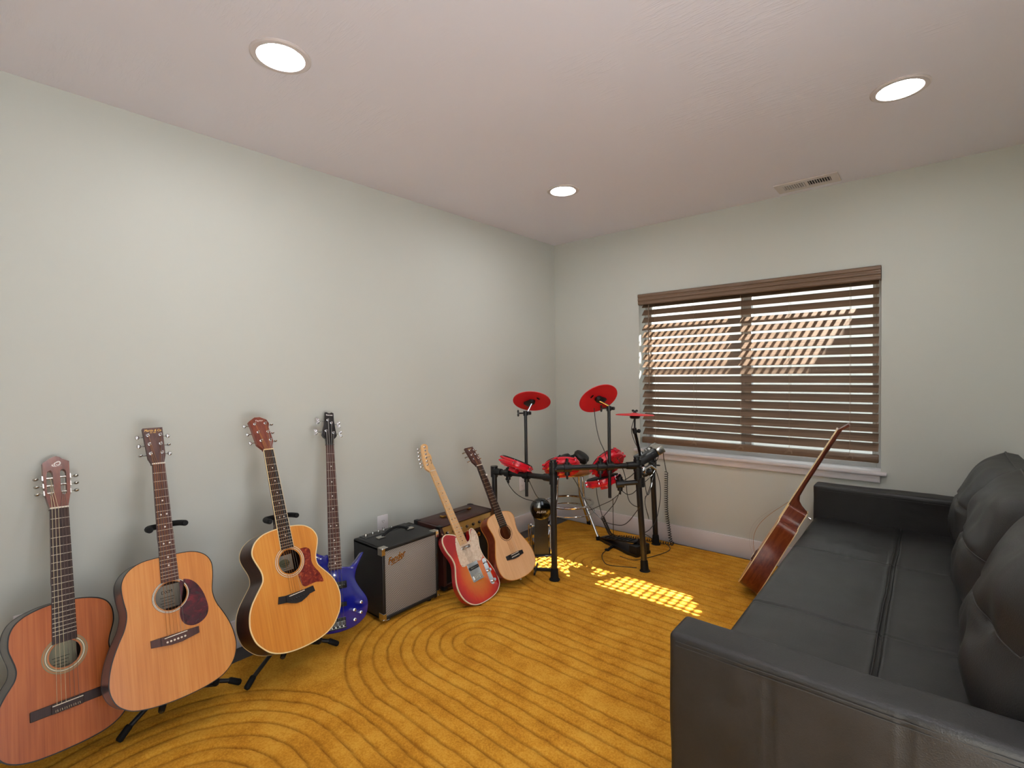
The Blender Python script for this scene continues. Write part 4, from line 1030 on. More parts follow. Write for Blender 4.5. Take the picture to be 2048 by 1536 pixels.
def clamp(p, d, par):
    k = MB(); d = Vector(d).normalized(); p = Vector(p); k.cyl(p-d*.024, p+d*.024, TB+.008, n=18)
    k.cyl(p+Vector((0, 0, -.045)), p+Vector((0, 0, .035)), .0165, n=14); k.box(p+Vector((0, 0, -.05)), (.01, .01, .03)); k.ell(p+Vector((.0, -.0, .05)), (.012, .005, .012), 10, 8); k.cyl(p, p+Vector((0, 0, .05)), .005, n=8)
    return kp('clamp', k, 'black_plastic', par)
d1 = bars[0][1]-bars[0][0]; d2 = bars[1][1]-bars[1][0]; d3 = bars[2][1]-bars[2][0]
def nvec(c, a, img, ):
    c = Vector(c).normalized(); r = Vector((0, 0, 1)).cross(c).normalized(); u = c.cross(r)
    i = Vector(img).normalized(); return (c*a+(r*i.x+u*i.y)*math.sqrt(1-a*a)).normalized()
def frame(p, n, spin=0.):
    q = Vector(n).to_track_quat('Z', 'Y'); return Matrix.Translation(p) @ q.to_matrix().to_4x4() @ Matrix.Rotation(spin, 4, 'Z')
def pad(p, a, img, r, barpt, spin=0., anchor=None):
    p = Vector(p); n = nvec(CAM-p, a, img); m = frame(p, n, spin)
    sh = MB(); sh.T = m
    sh.lathe([(r*.80, -.046), (r*.93, -.043), (r*.985, -.034), (r*.985, -.020), (r*.955, -.018), (r*.955, -.013), (r*1.0, -.012), (r*1.0, -.001), (r*.96, .002), (r*.96, -.006), (0, -.006)], n=48, cap=False)
    sh.lathe([(0, -.040), (r*.80, -.046)], n=48, cap=False)
    for k_ in range(8):
        t = 2*PI*k_/8; sh.box((r*.84*math.cos(t)*.7, r*.84*math.sin(t)*.7, -.046), (r*.55, .006, .008), Matrix.Rotation(t, 3, 'Z'))
    sh.box((0, 0, -.058), (.06, .05, .03), None, .006, 2)
    pd = kp('drum_pad', sh, 'red_shell', ang=40)
    h = MB(); h.T = m; h.lathe([(r*.955, -.004), (r*.955, .0065), (r*.93, .0095), (0, .010)], n=48); h.build('drum_head', 'drum_head', pd)
    lu = MB(); lu.T = m; tr = MB(); tr.T = m
    for k_ in range(6):
        t = 2*PI*k_/6; R_ = Matrix.Rotation(t, 3, 'Z')
        for z in (-.006, -.030): lu.box((r*1.03*math.cos(t), r*1.03*math.sin(t), z), (.020, .020, .012), R_, .003, 1)
        tr.cyl((r*1.05*math.cos(t), r*1.05*math.sin(t), -.034), (r*1.05*math.cos(t), r*1.05*math.sin(t), .006), .003, n=8)
    lu.build('lug', 'red_shell', pd); tr.build('tension_rod', 'chrome', pd)
    q = m @ Vector((0, 0, -.06)); bp_ = Vector(barpt)
    mo = MB(); mid = Vector((q.x, q.y, max(bp_.z+.03, q.z-.03))); mid = q.lerp(bp_+Vector((0, 0, .05)), .5)
    mo.tube(cr([q, mid, bp_+Vector((0, 0, .045)), bp_+Vector((0, 0, -.07))], 4, False), .0065, 10); mo.build('mounting_rod', 'black_metal', pd)
    clamp(bp_, anchor, None)
    return pd
pad((.46, 2.508, .716), -.06, (.37, .93), .112, bars[1][0].lerp(bars[1][1], .74), .3, d2)
pad((.718, 2.660, .703), -.42, (-.10, 1), .120, bars[0][0].lerp(bars[0][1], .16), .1, d1)
pad((.935, 2.862, .718), -.44, (-.62, .78), .118, bars[0][0].lerp(bars[0][1], .55), .5, d1)
sn_arm_a, sn_arm_b = Vector((1.141, 2.941, .595)), Vector((1.035, 2.86, .585))
kp('snare_arm', MB().cyl(sn_arm_a, sn_arm_b, .016, n=16).cyl(sn_arm_a-Vector((0, 0, .03)), sn_arm_a+Vector((0, 0, .03)), TB+.006, n=18).cyl(sn_arm_b-Vector((0, 0, .03)), sn_arm_b+Vector((0, 0, .045)), .017, n=14), 'black_plastic')
pad((.888, 2.891, .597), .10, (-.24, .97), .112, sn_arm_b, .2, sn_arm_b-sn_arm_a)
def cymbal(p, a, img, r, rod_top, lab=True, arm=True):
    p = Vector(p); n = nvec(CAM-p, a, img); m = frame(p, n)
    c = MB(); c.T = m; c.lathe([(0, .010), (.012, .010), (.034, .005), (r*.93, -.001), (r, -.004), (r, -.008), (r*.93, -.006), (.034, 0), (0, .004)], n=56, cap=False)
    cy = kp('cymbal_pad', c, 'red_rubber', ang=40)
    # sensor box on the underside, toward the stand
    dv = (Vector(rod_top)-p); dl = m.to_3x3().inverted() @ dv; an = math.atan2(dl.y, dl.x); R_ = Matrix.Rotation(an, 3, 'Z')
    s = MB(); s.T = m; s.box(R_ @ Vector((.022, 0, -.012)), (.062, .046, .020), R_, .005, 2); s.lathe([(.024, -.004), (.021, -.020), (.013, -.026), (0, -.026)], n=20); s.build('sensor_box', 'black_plastic', cy)
    k = MB(); k.T = m; k.lathe([(.014, .006), (.012, .012), (.007, .016), (.007, .026), (0, .026)], n=18)
    for sg in (-1, 1): k.ell((sg*.013, 0, .024), (.010, .0035, .008), 12, 8)
    k.build('wing_nut', 'black_plastic', cy)
    lp = MB(); lp.T = m; q = R_ @ Vector((-.055, 0, 0)); 
    lp.box((q.x, q.y, -.0045), (.010, .026, .0012), R_, .002, 1); lp.build('rubber_badge', 'black_rubber', cy)
    if arm:
        q = m @ Vector((0, 0, -.024)); rt = Vector(rod_top)
        kp('cymbal_arm', MB().tube([q, q.lerp(rt, .5), rt], .0055, 10), 'chrome')
    return cy
r1 = bars[1][0].lerp(bars[1][1], .425); r2 = bars[0][0].lerp(bars[0][1], .66)
def rod(c, z0, z1, rr=.0105):
    o = kp('cymbal_rod', MB().cyl((c.x, c.y, z0), (c.x, c.y, z1), rr, n=16), 'black_metal')
    k = MB(); k.cyl((c.x, c.y, z1-.012), (c.x, c.y, z1+.018), .0155, n=16); k.box((c.x+.018, c.y+.012, z1+.004), (.030, .022, .022), None, .005, 2); k.cyl((c.x, c.y, z1+.004), (c.x-.034, c.y-.026, z1+.004), .005, n=8)
    for sg in (-1, 1): k.ell((c.x-.038, c.y-.03, z1+.004+sg*.011), (.007, .007, .012), 10, 8)
    k.build('rod_clamp', 'black_plastic', o)
rod(r1, .50, 1.045); clamp(r1, d2, None)
rod(r2, .505, 1.075); clamp(r2, d1, None)
cymbal((.566, 2.543, 1.13), -.50, (.07, 1), .124, (r1.x+.012, r1.y+.008, 1.06))
cymbal((.962, 2.718, 1.147), -.58, (-.44, .9), .127, (r2.x+.010, r2.y+.004, 1.09))
hb, hm_, ht = Vector((1.075, 3.135, .62)), Vector((1.035, 3.075, .905)), Vector((1.015, 3.118, 1.0))
o = kp('cymbal_rod', MB().cyl(hb, hm_, .0105, n=16), 'black_gloss')
k = MB(); dd = (hm_-hb).normalized(); k.cyl(hm_-dd*.015, hm_+dd*.02, .0155, n=14); k.ell(hm_+Vector((.022, .018, 0)), (.014, .012, .014), 12, 8); k.build('rod_clamp', 'black_plastic', o)
kp('cymbal_arm', MB().cyl(hm_, ht, .0065, n=12), 'black_metal')
k = MB(); k.lathe([(.03, 0), (.036, .012), (.030, .020), (.0, .020)], ht+Vector((0, 0, -.014)), n=20); kp('hi_hat_mount', k, 'black_plastic')
cymbal((1.015, 3.118, 1.016), .035, (.02, 1), .130, (1.015, 3.118, .98), arm=False)
kp('clamp', MB().cyl(hb-Vector((.03, .03, 0)), hb+Vector((.03, .03, 0)), TB+.007, n=18).cyl(hb-dd*.03, hb+dd*.03, .018, n=14), 'black_plastic')
k = MB(); k.ell((1.12, 3.02, .655), (.02, .02, .028), 14, 10); k.cyl((1.12, 3.02, .655), (1.15, 3.07, .68), .008, n=10); k.cyl((1.15, 3.07, .68), (1.175, 3.10, .655), .010, .006, n=10); kp('chrome_clamp', k, 'chrome')
# sound module: a wedge box on an arm above the back right leg
mx_ = (CR*.86+CU*.51).normalized(); mz_ = (CU*.86-CR*.51).normalized(); my_ = mz_.cross(mx_).normalized()
MM = Matrix((mx_, my_, mz_)).transposed().to_4x4(); MM.translation = Vector((1.112, 3.165, .752))
k = MB(); k.T = MM; k.box((-.045, 0, 0), (.13, .17, .050), None, .008, 2); mod = kp('sound_module', k, 'black_plastic')
k = MB(); k.T = MM; k.box((.048, 0, .003), (.052, .168, .052), None, .006, 2); k.build('module_end', 'nickel', mod)
k = MB(); k.T = MM
for i in range(4): k.box((-.01+.018*i, -.0852, .012), (.012, .002, .004)); k.lathe([(.007, 0), (.006, .010), (0, .0105)], (-.06+.02*i, .02, .025), n=12)
k.build('module_knob', 'nickel', mod)
kp('module_arm', MB().tube([MM @ Vector((-.08, 0, -.02)), Vector((1.03, 3.28, .67)), Vector((1.004, 3.40, .635))], .0105, 12), 'black_metal')
CABLES = [[[0.395, 2.463, 0.605], [0.412, 2.488, 0.548], [0.437, 2.52, 0.498], [0.471, 2.563, 0.461], [0.501, 2.607, 0.442], [0.517, 2.641, 0.427]], [[0.56, 2.499, 0.623], [0.548, 2.55, 0.559], [0.532, 2.618, 0.482], [0.527, 2.656, 0.45]], [[0.963, 2.667, 1.087], [0.978, 2.664, 0.981], [1.011, 2.648, 0.892], [1.042, 2.653, 0.823], [1.079, 2.634, 0.74]], [[0.785, 2.689, 0.622], [0.713, 2.86, 0.524], [0.731, 2.906, 0.433], [0.759, 2.958, 0.349], [0.817, 2.974, 0.293], [0.844, 2.982, 0.271], [0.952, 2.927, 0.284], [1.026, 2.913, 0.299], [1.079, 2.895, 0.34], [1.149, 2.839, 0.414], [1.206, 2.794, 0.478]], [[0.84, 2.888, 0.557], [0.78, 3.0, 0.443], [0.755, 3.075, 0.344], [0.759, 3.108, 0.257]], [[1.008, 2.918, 0.534], [0.942, 2.969, 0.429], [0.866, 3.021, 0.35], [0.762, 3.11, 0.257]], [[0.997, 2.901, 0.496], [0.915, 2.956, 0.435], [0.815, 3.0, 0.378], [0.715, 3.044, 0.322], [0.638, 3.106, 0.284]], [[0.948, 2.923, 0.461], [0.936, 2.944, 0.359], [0.929, 2.957, 0.235], [0.914, 2.98, 0.16]], [[1.004, 2.854, 0.769], [1.036, 2.862, 0.722], [1.054, 2.88, 0.656], [1.065, 2.884, 0.601], [1.069, 2.889, 0.526], [1.086, 2.884, 0.477], [1.133, 2.846, 0.464], [1.183, 2.814, 0.467]], [[1.068, 2.853, 0.611], [1.104, 2.879, 0.64], [1.107, 2.943, 0.662], [1.112, 3.005, 0.676]], [[1.037, 2.876, 0.537], [1.073, 2.888, 0.514], [1.122, 2.861, 0.533], [1.164, 2.833, 0.567]], [[1.164, 2.897, 0.593], [1.148, 3.003, 0.591], [1.138, 3.115, 0.61], [1.138, 3.18, 0.651], [1.131, 3.19, 0.717], [1.131, 3.142, 0.758]], [[1.162, 3.163, 0.796], [1.17, 3.16, 0.76], [1.161, 3.147, 0.71], [1.136, 3.13, 0.682], [1.117, 3.116, 0.655]], [[1.156, 3.132, 0.65], [1.167, 3.171, 0.553], [1.16, 3.2, 0.46], [1.159, 3.177, 0.379], [1.17, 3.104, 0.313], [1.162, 3.028, 0.269], [1.154, 2.962, 0.258], [1.158, 3.011, 0.227], [1.161, 3.059, 0.194]], [[1.11, 3.055, 0.651], [1.145, 2.995, 0.566], [1.165, 2.988, 0.504], [1.16, 3.052, 0.54], [1.146, 3.115, 0.594], [1.16, 3.133, 0.644]], [[1.173, 2.932, 0.494], [1.166, 2.993, 0.52], [1.16, 3.06, 0.572], [1.152, 3.125, 0.627]], [[1.175, 2.937, 0.509], [1.176, 2.926, 0.47], [1.189, 2.919, 0.425], [1.193, 2.939, 0.373], [1.197, 2.938, 0.364], [1.189, 2.942, 0.388], [1.182, 2.928, 0.428]], [[1.041, 3.055, 0.989], [1.02, 3.057, 0.913], [1.016, 3.101, 0.839], [1.04, 3.105, 0.789], [1.071, 3.108, 0.723]]]
for cp_ in CABLES: kp('cable', MB().tube(cr(cp_, 6, False), .0024, 7), 'cable')
# loose floor cable and coiled leads
def helix(path, r, pitch, wire, n=9):
    path = [Vector(p) for p in cr(path, 8, False)]; out = []; acc = 0; N = n
    pts = [path[0]]
    for a, b in zip(path, path[1:]):
        m_ = max(1, int((b-a).length/(pitch/N)))
        for i in range(1, m_+1): pts.append(a.lerp(b, i/m_))
    for i, p in enumerate(pts):
        t = (pts[min(i+1, len(pts)-1)]-pts[max(i-1, 0)]).normalized(); u = t.orthogonal().normalized() if i == 0 else (u-t*u.dot(t)).normalized(); v = t.cross(u); th = 2*PI*i/N
        out.append(p+(u*math.cos(th)+v*math.sin(th))*r)
    return out
def coil(label, segs):
    first = segs[0][1][0]
    mb = MB()
    for kind, path in segs:
        if kind == 'h': mb.tube(helix(path, .0115, .0165, .0026), .0027, 5)
        else: mb.tube(cr(path, 6, False), .0026, 7)
    o = mb.build('coiled_cable', 'cable'); return tag(o, label, 'cable', 'loose drum cables')
coil('black coiled cable hanging from the sound module to the baseboard under the window', [('s', [[1.159, 3.216, 0.79], [1.153, 3.265, 0.768], [1.102, 3.393, 0.685], [1.075, 3.50, 0.56]]), ('h', [[1.075, 3.50, .56], [1.062, 3.525, .40], [1.06, 3.535, .25], [1.075, 3.54, .12], [1.09, 3.535, .04], [1.118, 3.515, .026]])])
coil('black coiled cable crossing the rug behind the hi-hat pedal', [('h', [[.759, 3.108, .257], [.735, 3.20, .17], [.70, 3.33, .06], [.72, 3.40, .027], [.80, 3.45, .026], [.92, 3.475, .026], [1.06, 3.49, .026], [1.13, 3.50, .027]])])
o = MB().tube(cr([(.80, 3.16, .045), (.787, 3.12, .02), (.80, 3.03, .0185), (.862, 2.932, .0185), (.927, 2.884, .0185), (1.02, 2.915, .0185), (1.10, 2.955, .0185)], 6, False), .0026, 7).build('floor_cable', 'cable'); tag(o, 'thin black cable looping over the rug in front of the hi-hat pedal', 'cable', 'loose drum cables')
o = MB().tube(cr([(.918, 3.069, .0185), (1.00, 3.055, .0185), (1.042, 3.085, .0185), (1.10, 3.21, .0185), (1.14, 3.36, .0185), (1.124, 3.441, .0185), (1.07, 3.50, .0185)], 6, False), .0026, 7).build('floor_cable', 'cable'); tag(o, 'thin black cable curving across rug between the two right rack legs', 'cable', 'loose drum cables')

# ---- kick tower
n_ = Vector((.70, -.714, 0)); sx_ = Vector((.714, .70, 0))
KM = Matrix((sx_, -n_, Vector((0, 0, 1)))).transposed().to_4x4(); KM.translation = Vector((.470, 2.752, .0145))
kt = tag(empty('kick_drum_tower', KM), 'black upright kick drum tower with round pad and chrome pedal by the front rack leg', 'kick drum')
def ktp(name, mb, m, par=None): return mb.build(name, m, par or kt)
k = MB(); k.prism([(-.058, 0), (.058, 0), (.052, .03), (.047, .24), (.054, .27), (-.054, .27), (-.047, .24), (-.052, .03)], -.012, .012, fn=lambda x, y, z: (x, z-.0+ .03*0, y)); k.b2((-.075, -.03, 0), (.075, .20, .008), .003, 1); ktp('tower', k, 'black_plastic')
k = MB(); k.lathe([(0, -.030), (.055, -.030), (.070, -.022), (.076, -.008), (.076, .020), (.070, .026), (0, .026)], (0, .0, .330), (0, 1, 0), 40); pdk = ktp('kick_pad', k, 'black_gloss')
text('tower_lettering', 'ALESIS', .021, pdk, 'logo_white', (0, -.0312, .318), rot=(PI/2, 0, 0), sx=1.15)
k = MB()
for sg in (-1, 1):
    k.cyl((sg*.064, .0, .02), (sg*.070, .03, .20), .006, n=10); k.cyl((sg*.085, .0, .012), (sg*.070, .03, .19), .004, n=10); k.ell((sg*.072, .03, .205), (.010, .014, .016), 12, 8); k.cyl((sg*.088, .02, .10), (sg*.088, .02, .22), .0045, n=10); k.box((sg*.07, .0, .03), (.022, .03, .04), None, .004, 1)
k.cyl((-.072, .03, .205), (.072, .03, .205), .006, n=12); pdl = ktp('pedal_frame', k, 'chrome')
k = MB(); k.box((0, .16, .05), (.085, .22, .008), Matrix.Rotation(-.18, 3, 'X'), .003, 1); ktp('foot_board', k, 'chrome')
fs = tag(MB().b2((.585, 2.500, .0145), (.705, 2.513, .034), .003, 1).box((.60, 2.507, .0245), (.012, .17, .018), None, .003, 1).build('floor_bar', 'black_metal'), 'short flat black bar on rug beside the small pale guitar', 'bar')
fs.data.transform(Matrix.Translation((.64, 2.54, 0)) @ Matrix.Rotation(.53, 4, 'Z') @ Matrix.Translation((-.645, -2.507, 0)))

# ---- hi-hat pedal
HX = Vector((1.04-.637, 3.185-3.30, 0)).normalized(); HY = Vector((-HX.y, HX.x, 0))
HM = Matrix((HX, HY, Vector((0, 0, 1)))).transposed().to_4x4(); HM.translation = Vector((.845, 3.24, .0145))
hp = tag(empty('hi_hat_pedal', HM), 'black plastic hi-hat foot pedal on the rug between the rack legs', 'pedal')
k = MB(); k.prism([(-.21, -.035), (-.21, .035), (.12, .075), (.20, .075), (.20, -.075), (.12, -.075)], 0, .022); k.b2((.13, -.07, 0), (.20, .07, .075), .008, 2); k.prism([(.12, .0), (.20, .0), (.20, .115), (.165, .115)], -.012, .012, fn=lambda x, z, y: (x, y, z)); k.build('pedal_base', 'black_plastic', hp)
k = MB(); k.box((-.02, 0, .058), (.35, .085, .012), Matrix.Rotation(-.17, 3, 'Y'), .004, 2); fbd = k.build('foot_board', 'black_plastic', hp)
k = MB()
for i in range(7): k.box((-.14+.04*i, 0, .0455+.00685*i), (.010, .07, .004), Matrix.Rotation(-.17, 3, 'Y'))
k.build('tread', 'black_rubber', fbd)
k = MB(); k.cyl((-.04, -.04, .012), (-.02, -.13, .006), .009, n=10); k.ell((-.018, -.135, .008), (.02, .016, .008), 12, 8); k.build('side_foot', 'black_rubber', hp)

# ---- stool
sc_ = Vector((.345, 3.285, 0))
stl = tag(empty('drum_stool', loc=(sc_.x, sc_.y, .014)), 'chrome legged round stool with brown seat in the corner behind the drums', 'stool')
def sp(name, mb, m, par=None): return child(stl, name, mb, m, par)
M['seat_brown'] = simple('tan brown vinyl seat', '#8a4c1f', .4, 0, .5, coat=.2, nscale=90, nstr=.1)
k = MB(); k.lathe([(.150, .500), (.172, .503), (.182, .514), (.184, .530), (.178, .545), (.160, .552), (.08, .556), (0, .557)], sc_, n=48); st_ = sp('seat', k, 'seat_brown')
k = MB(); k.tube([sc_+Vector((.183*math.cos(a), .183*math.sin(a), .507)) for a in np.linspace(0, 2*PI, 48, endpoint=False)], .004, 8, True); k.build('seat_rim', 'gold_metal', st_)
for an in (-.05, 1.52, 3.09, 4.66):
    v = Vector((math.cos(an), math.sin(an), 0)); q = lambda r, z: sc_+v*r+Vector((0, 0, z))
    l = sp('leg', MB().tube(cr([q(.105, .505), q(.128, .495), (q(.140, .470)), q(.150, .34), q(.168, .265), q(.215, .165), q(.270, .05), q(.278, .034)], 4, False), .0115, 14), 'chrome')
    MB().cyl(q(.276, .044), q(.281, .0145), .016, .0165, 14).build('rubber_foot', 'black_rubber', l)
for r, z, w in ((.196, .262, .0095), (.206, .198, .0045)):
    k = MB(); k.tube([sc_+Vector((r*math.cos(a), r*math.sin(a), z)) for a in np.linspace(0, 2*PI, 64, endpoint=False)], w, 10, True); sp('foot_ring', k, 'chrome')
# ---- headphones lying on the stool
hpn = tag(empty('headphones', loc=(.42, 3.33, .557)), 'black over-ear headphones lying on the brown stool seat', 'headphones')
def hh(name, mb, m, par=None): return child(hpn, name, mb, m, par)
ca, cb = Vector((.436, 3.338, .628)), Vector((.335, 3.235, .612))
def cup(c, n):
    k = MB(); k.lathe([(0, -.012), (.045, -.012), (.062, -.004), (.066, .010), (.058, .026), (.035, .034), (0, .036)], c, n, 32); o = hh('ear_cup', k, 'black_plastic')
    k = MB(); k.lathe([(.034, -.014), (.048, -.030), (.060, -.026), (.063, -.012), (.060, -.004)], c, n, 32, cap=False); k.build('ear_cushion', 'black_rubber', o)
cup(ca, (.55, .1, .83)); cup(cb, (-.35, -.25, .9))
hh('headband', MB().tube(cr([ca+Vector((-.02, .05, .02)), Vector((.36, 3.40, .63)), Vector((.27, 3.37, .60)), Vector((.245, 3.28, .60)), cb+Vector((-.05, .03, .02))], 5, False), .011, 10), 'black_rubber')
hh('cable', MB().tube(cr([ca+Vector((.045, .0, .0)), (.52, 3.28, .62), (.60, 3.16, .60), (.70, 3.03, .64), (.78, 2.95, .655)], 6, False), .0022, 7), 'cable')
# ------------------------------------------------------------------ sofa
def leather():
    k = NT('black leather'); v = k.coords()
    vo = k.n('ShaderNodeTexVoronoi'); vo.inputs['Scale'].default_value = 330; k.link(v, vo.inputs['Vector'])
    n1 = k.noise(v, 12, 4, .6)
    k.link(k.ramp(n1, [(.3, LEATHER[0]), (.7, LEATHER[1])]), k.b.inputs['Base Color'])
    r = k.n('ShaderNodeMapRange'); r.inputs['To Min'].default_value = .40; r.inputs['To Max'].default_value = .56; k.link(n1, r.inputs['Value']); k.link(r.outputs['Result'], k.b.inputs['Roughness'])
    k.b.inputs['Specular IOR Level'].default_value = .5
    k.bump(k.math('ADD', k.math('MULTIPLY', vo.outputs['Distance'], .5), k.math('MULTIPLY', n1, 1.0)), .22, .0025); return k.m
M['leather'] = leather(); M['thread'] = simple('dark seam thread', '#2b2928', .6)
sofa = tag(empty('sofa', loc=(2.5, 2.4, 0)), 'long black leather sofa along the right side of the room', 'sofa')
def so(name, mb, m='leather', par=None, **kw): return child(sofa, name, mb, m, par, **kw)
def grid_obj(name, co, mat, par=sofa, wrap=False, mpi=True):
    nu, nv = co.shape[:2]; idx = np.arange(nu*nv).reshape(nu, nv)
    if wrap: idx = np.concatenate([idx, idx[:, :1]], 1)
    qd = np.stack([idx[:-1, :-1], idx[1:, :-1], idx[1:, 1:], idx[:-1, 1:]], -1).reshape(-1, 4)
    me = bpy.data.meshes.new(name); me.from_pydata(co.reshape(-1, 3).tolist(), [], qd.tolist()); me.update()
    bm = bmesh.new(); bm.from_mesh(me); bmesh.ops.recalc_face_normals(bm, faces=bm.faces[:]); bm.to_mesh(me); bm.free()
    me.polygons.foreach_set('use_smooth', np.ones(len(me.polygons), bool)); me.materials.append(M[mat])
    o = bpy.data.objects.new(name, me); C.objects.link(o); o.parent = par
    if mpi: o.matrix_parent_inverse = Matrix.Translation(par.location).inverted()
    return o
SX0, SXB, SY0, SY1, SZ = 2.028, 2.97, 1.392, 3.421, .422
# seat: profile from the floor edge over the front roll to the back, swept along y
prof = [(SX0+.02, .06), (SX0+.004, .10), (SX0, .16), (SX0, .24), (SX0, .32), (SX0+.001, .37), (SX0+.004, .395), (SX0+.011, .411), (SX0+.022, .419)]
xs_ = np.concatenate([[p[0] for p in prof], np.linspace(SX0+.035, SXB, 130)]); zs_ = np.concatenate([[p[1] for p in prof], np.full(130, SZ)])
ys_ = np.linspace(SY0, SY1, 300)
X = np.repeat(xs_[:, None], 300, 1); Z = np.repeat(zs_[:, None], 300, 1); Y = np.repeat(ys_[None], len(xs_), 0)
SEAM = 2.443; CY = (2.045, 2.775)
top = np.clip((Z-.405)/.014, 0, 1)
wob = (vnoise(Y*7, X*7, 31)-.5)*.012
dl_ = np.abs(X-SEAM-wob*.3)
g_ = -.010*np.exp(-(dl_/.0055)**2)+.0035*np.exp(-((dl_-.014)/.007)**2)
for cy, st_w in ((CY[0], 1.), (CY[1], 1.)):
    dc = np.abs(Y-cy-.02*(vnoise(X*5, X*0, 33)-.5))
    sid = np.where(X < SEAM, 1., .45)
    g_ += sid*(-.0055*np.exp(-(dc/.0045)**2)+.002*np.exp(-((dc-.012)/.006)**2))
    # puckers running off the cross seam
    g_ += .0035*np.exp(-(dc/.05)**2)*np.sin(X*95+6*vnoise(X*10, Y*10, 35))*np.clip(vnoise(X*6, Y*3, 36)-.35, 0, 1)*1.6
g_ += .010*(vnoise(X*2.6, Y*2.6, 37)-.5)+.0045*(vnoise(X*5+Y*3, Y*9-X*4, 38)-.5)
dx_ = np.minimum(np.abs(X-SX0), np.abs(X-SEAM)); dy_ = np.minimum.reduce([np.abs(Y-c) for c in (SY0, SY1)+CY])
g_ += .006*np.clip(dx_/.12, 0, 1)*np.clip(dy_/.12, 0, 1)
Z = Z+g_*top
X = X+(1-top)*(.004*(vnoise(Y*5, Z*9, 40)-.5))
grid_obj('seat', np.stack([X, Y, Z], -1), 'leather')
ps = MB()
for sg in (-1, 1): ps.tube([(SEAM+sg*.0065+.3*(.012)*(float(vnoise(np.array([y*7.]), np.array([SEAM*7.]), 31)[0])-.5), y, SZ+.0035) for y in np.linspace(SY0+.01, SY1-.01, 60)], .0022, 6)
so('seat_piping', ps, 'leather')
so('base', MB().b2((SX0+.03, SY0-.01, .03), (3.10, SY1+.01, .40), .01, 2))
so('back', MB().b2((2.93, 1.268, .05), (3.115, 3.555, .77), .03, 4))
def arm(y0, y1, seams, outer):
    x0, x1, z0, z1 = SX0, 3.10, .03, .612
    # rounded box as a subdivided grid with soft wrinkles
    bm = bmesh.new(); bmesh.ops.create_cube(bm, size=1); bmesh.ops.scale(bm, vec=(x1-x0, y1-y0, z1-z0), verts=bm.verts); bmesh.ops.translate(bm, vec=((x0+x1)/2, (y0+y1)/2, (z0+z1)/2), verts=bm.verts)
    bmesh.ops.bevel(bm, geom=bm.edges[:], offset=.016, segments=4, affect='EDGES', profile=.55)
    for ax, n in ((0, 90), (1, 8), (2, 50)):
        lo, hi = (x0, y0, z0)[ax], (x1, y1, z1)[ax]
        for i in range(1, n):
            c = lo+.018+(hi-lo-.036)*i/n; no = [0, 0, 0]; no[ax] = 1; co = [0, 0, 0]; co[ax] = c
            bmesh.ops.bisect_plane(bm, geom=bm.verts[:]+bm.edges[:]+bm.faces[:], plane_co=co, plane_no=no)
    bm.normal_update()
    for v in bm.verts:
        p = v.co; d = 0.
        for sx in seams:
            e = abs(p.x-sx)
            if abs(v.normal.y) > .5: d += -.0028*math.exp(-(e/.0045)**2)+.0008*math.exp(-((e-.011)/.006)**2)+.0016*math.exp(-(e/.045)**2)*math.sin(p.z*120+p.x*30)*noise.noise(p*9)
        if abs(v.normal.y) > .5:
            e = z1-p.z-.022; d += -.0028*math.exp(-(e/.0035)**2)
        d += .004*noise.noise(p*4)+.0016*noise.noise(p*13)
        v.co = p+v.normal*d
    for f in bm.faces: f.smooth = True
    me = bpy.data.meshes.new('armrest'); bm.to_mesh(me); bm.free(); me.materials.append(M['leather'])
    o = bpy.data.objects.new('armrest', me); C.objects.link(o); o.parent = sofa; o.matrix_parent_inverse = Matrix.Translation(sofa.location).inverted()
    s = MB(); ys = y0 if outer < 0 else y1; yo_ = ys+outer*.0012
    for zz in (.583, .594):
        s.tube([(x, yo_+outer*.001, z1-.612+zz) for x in np.linspace(x0+.02, x1-.05, 40)], .0011, 5)
    s.build('stitching', 'thread', o)
arm(1.268, SY0, (2.277, 2.529), -1)
arm(SY1, 3.552, (2.520,), -1)
for x in (2.10, 3.02):
    for y in (1.33, 3.49): so('foot', MB().lathe([(.022, 0), (.026, .03)], (x, y, .0135), n=16), 'black_plastic')

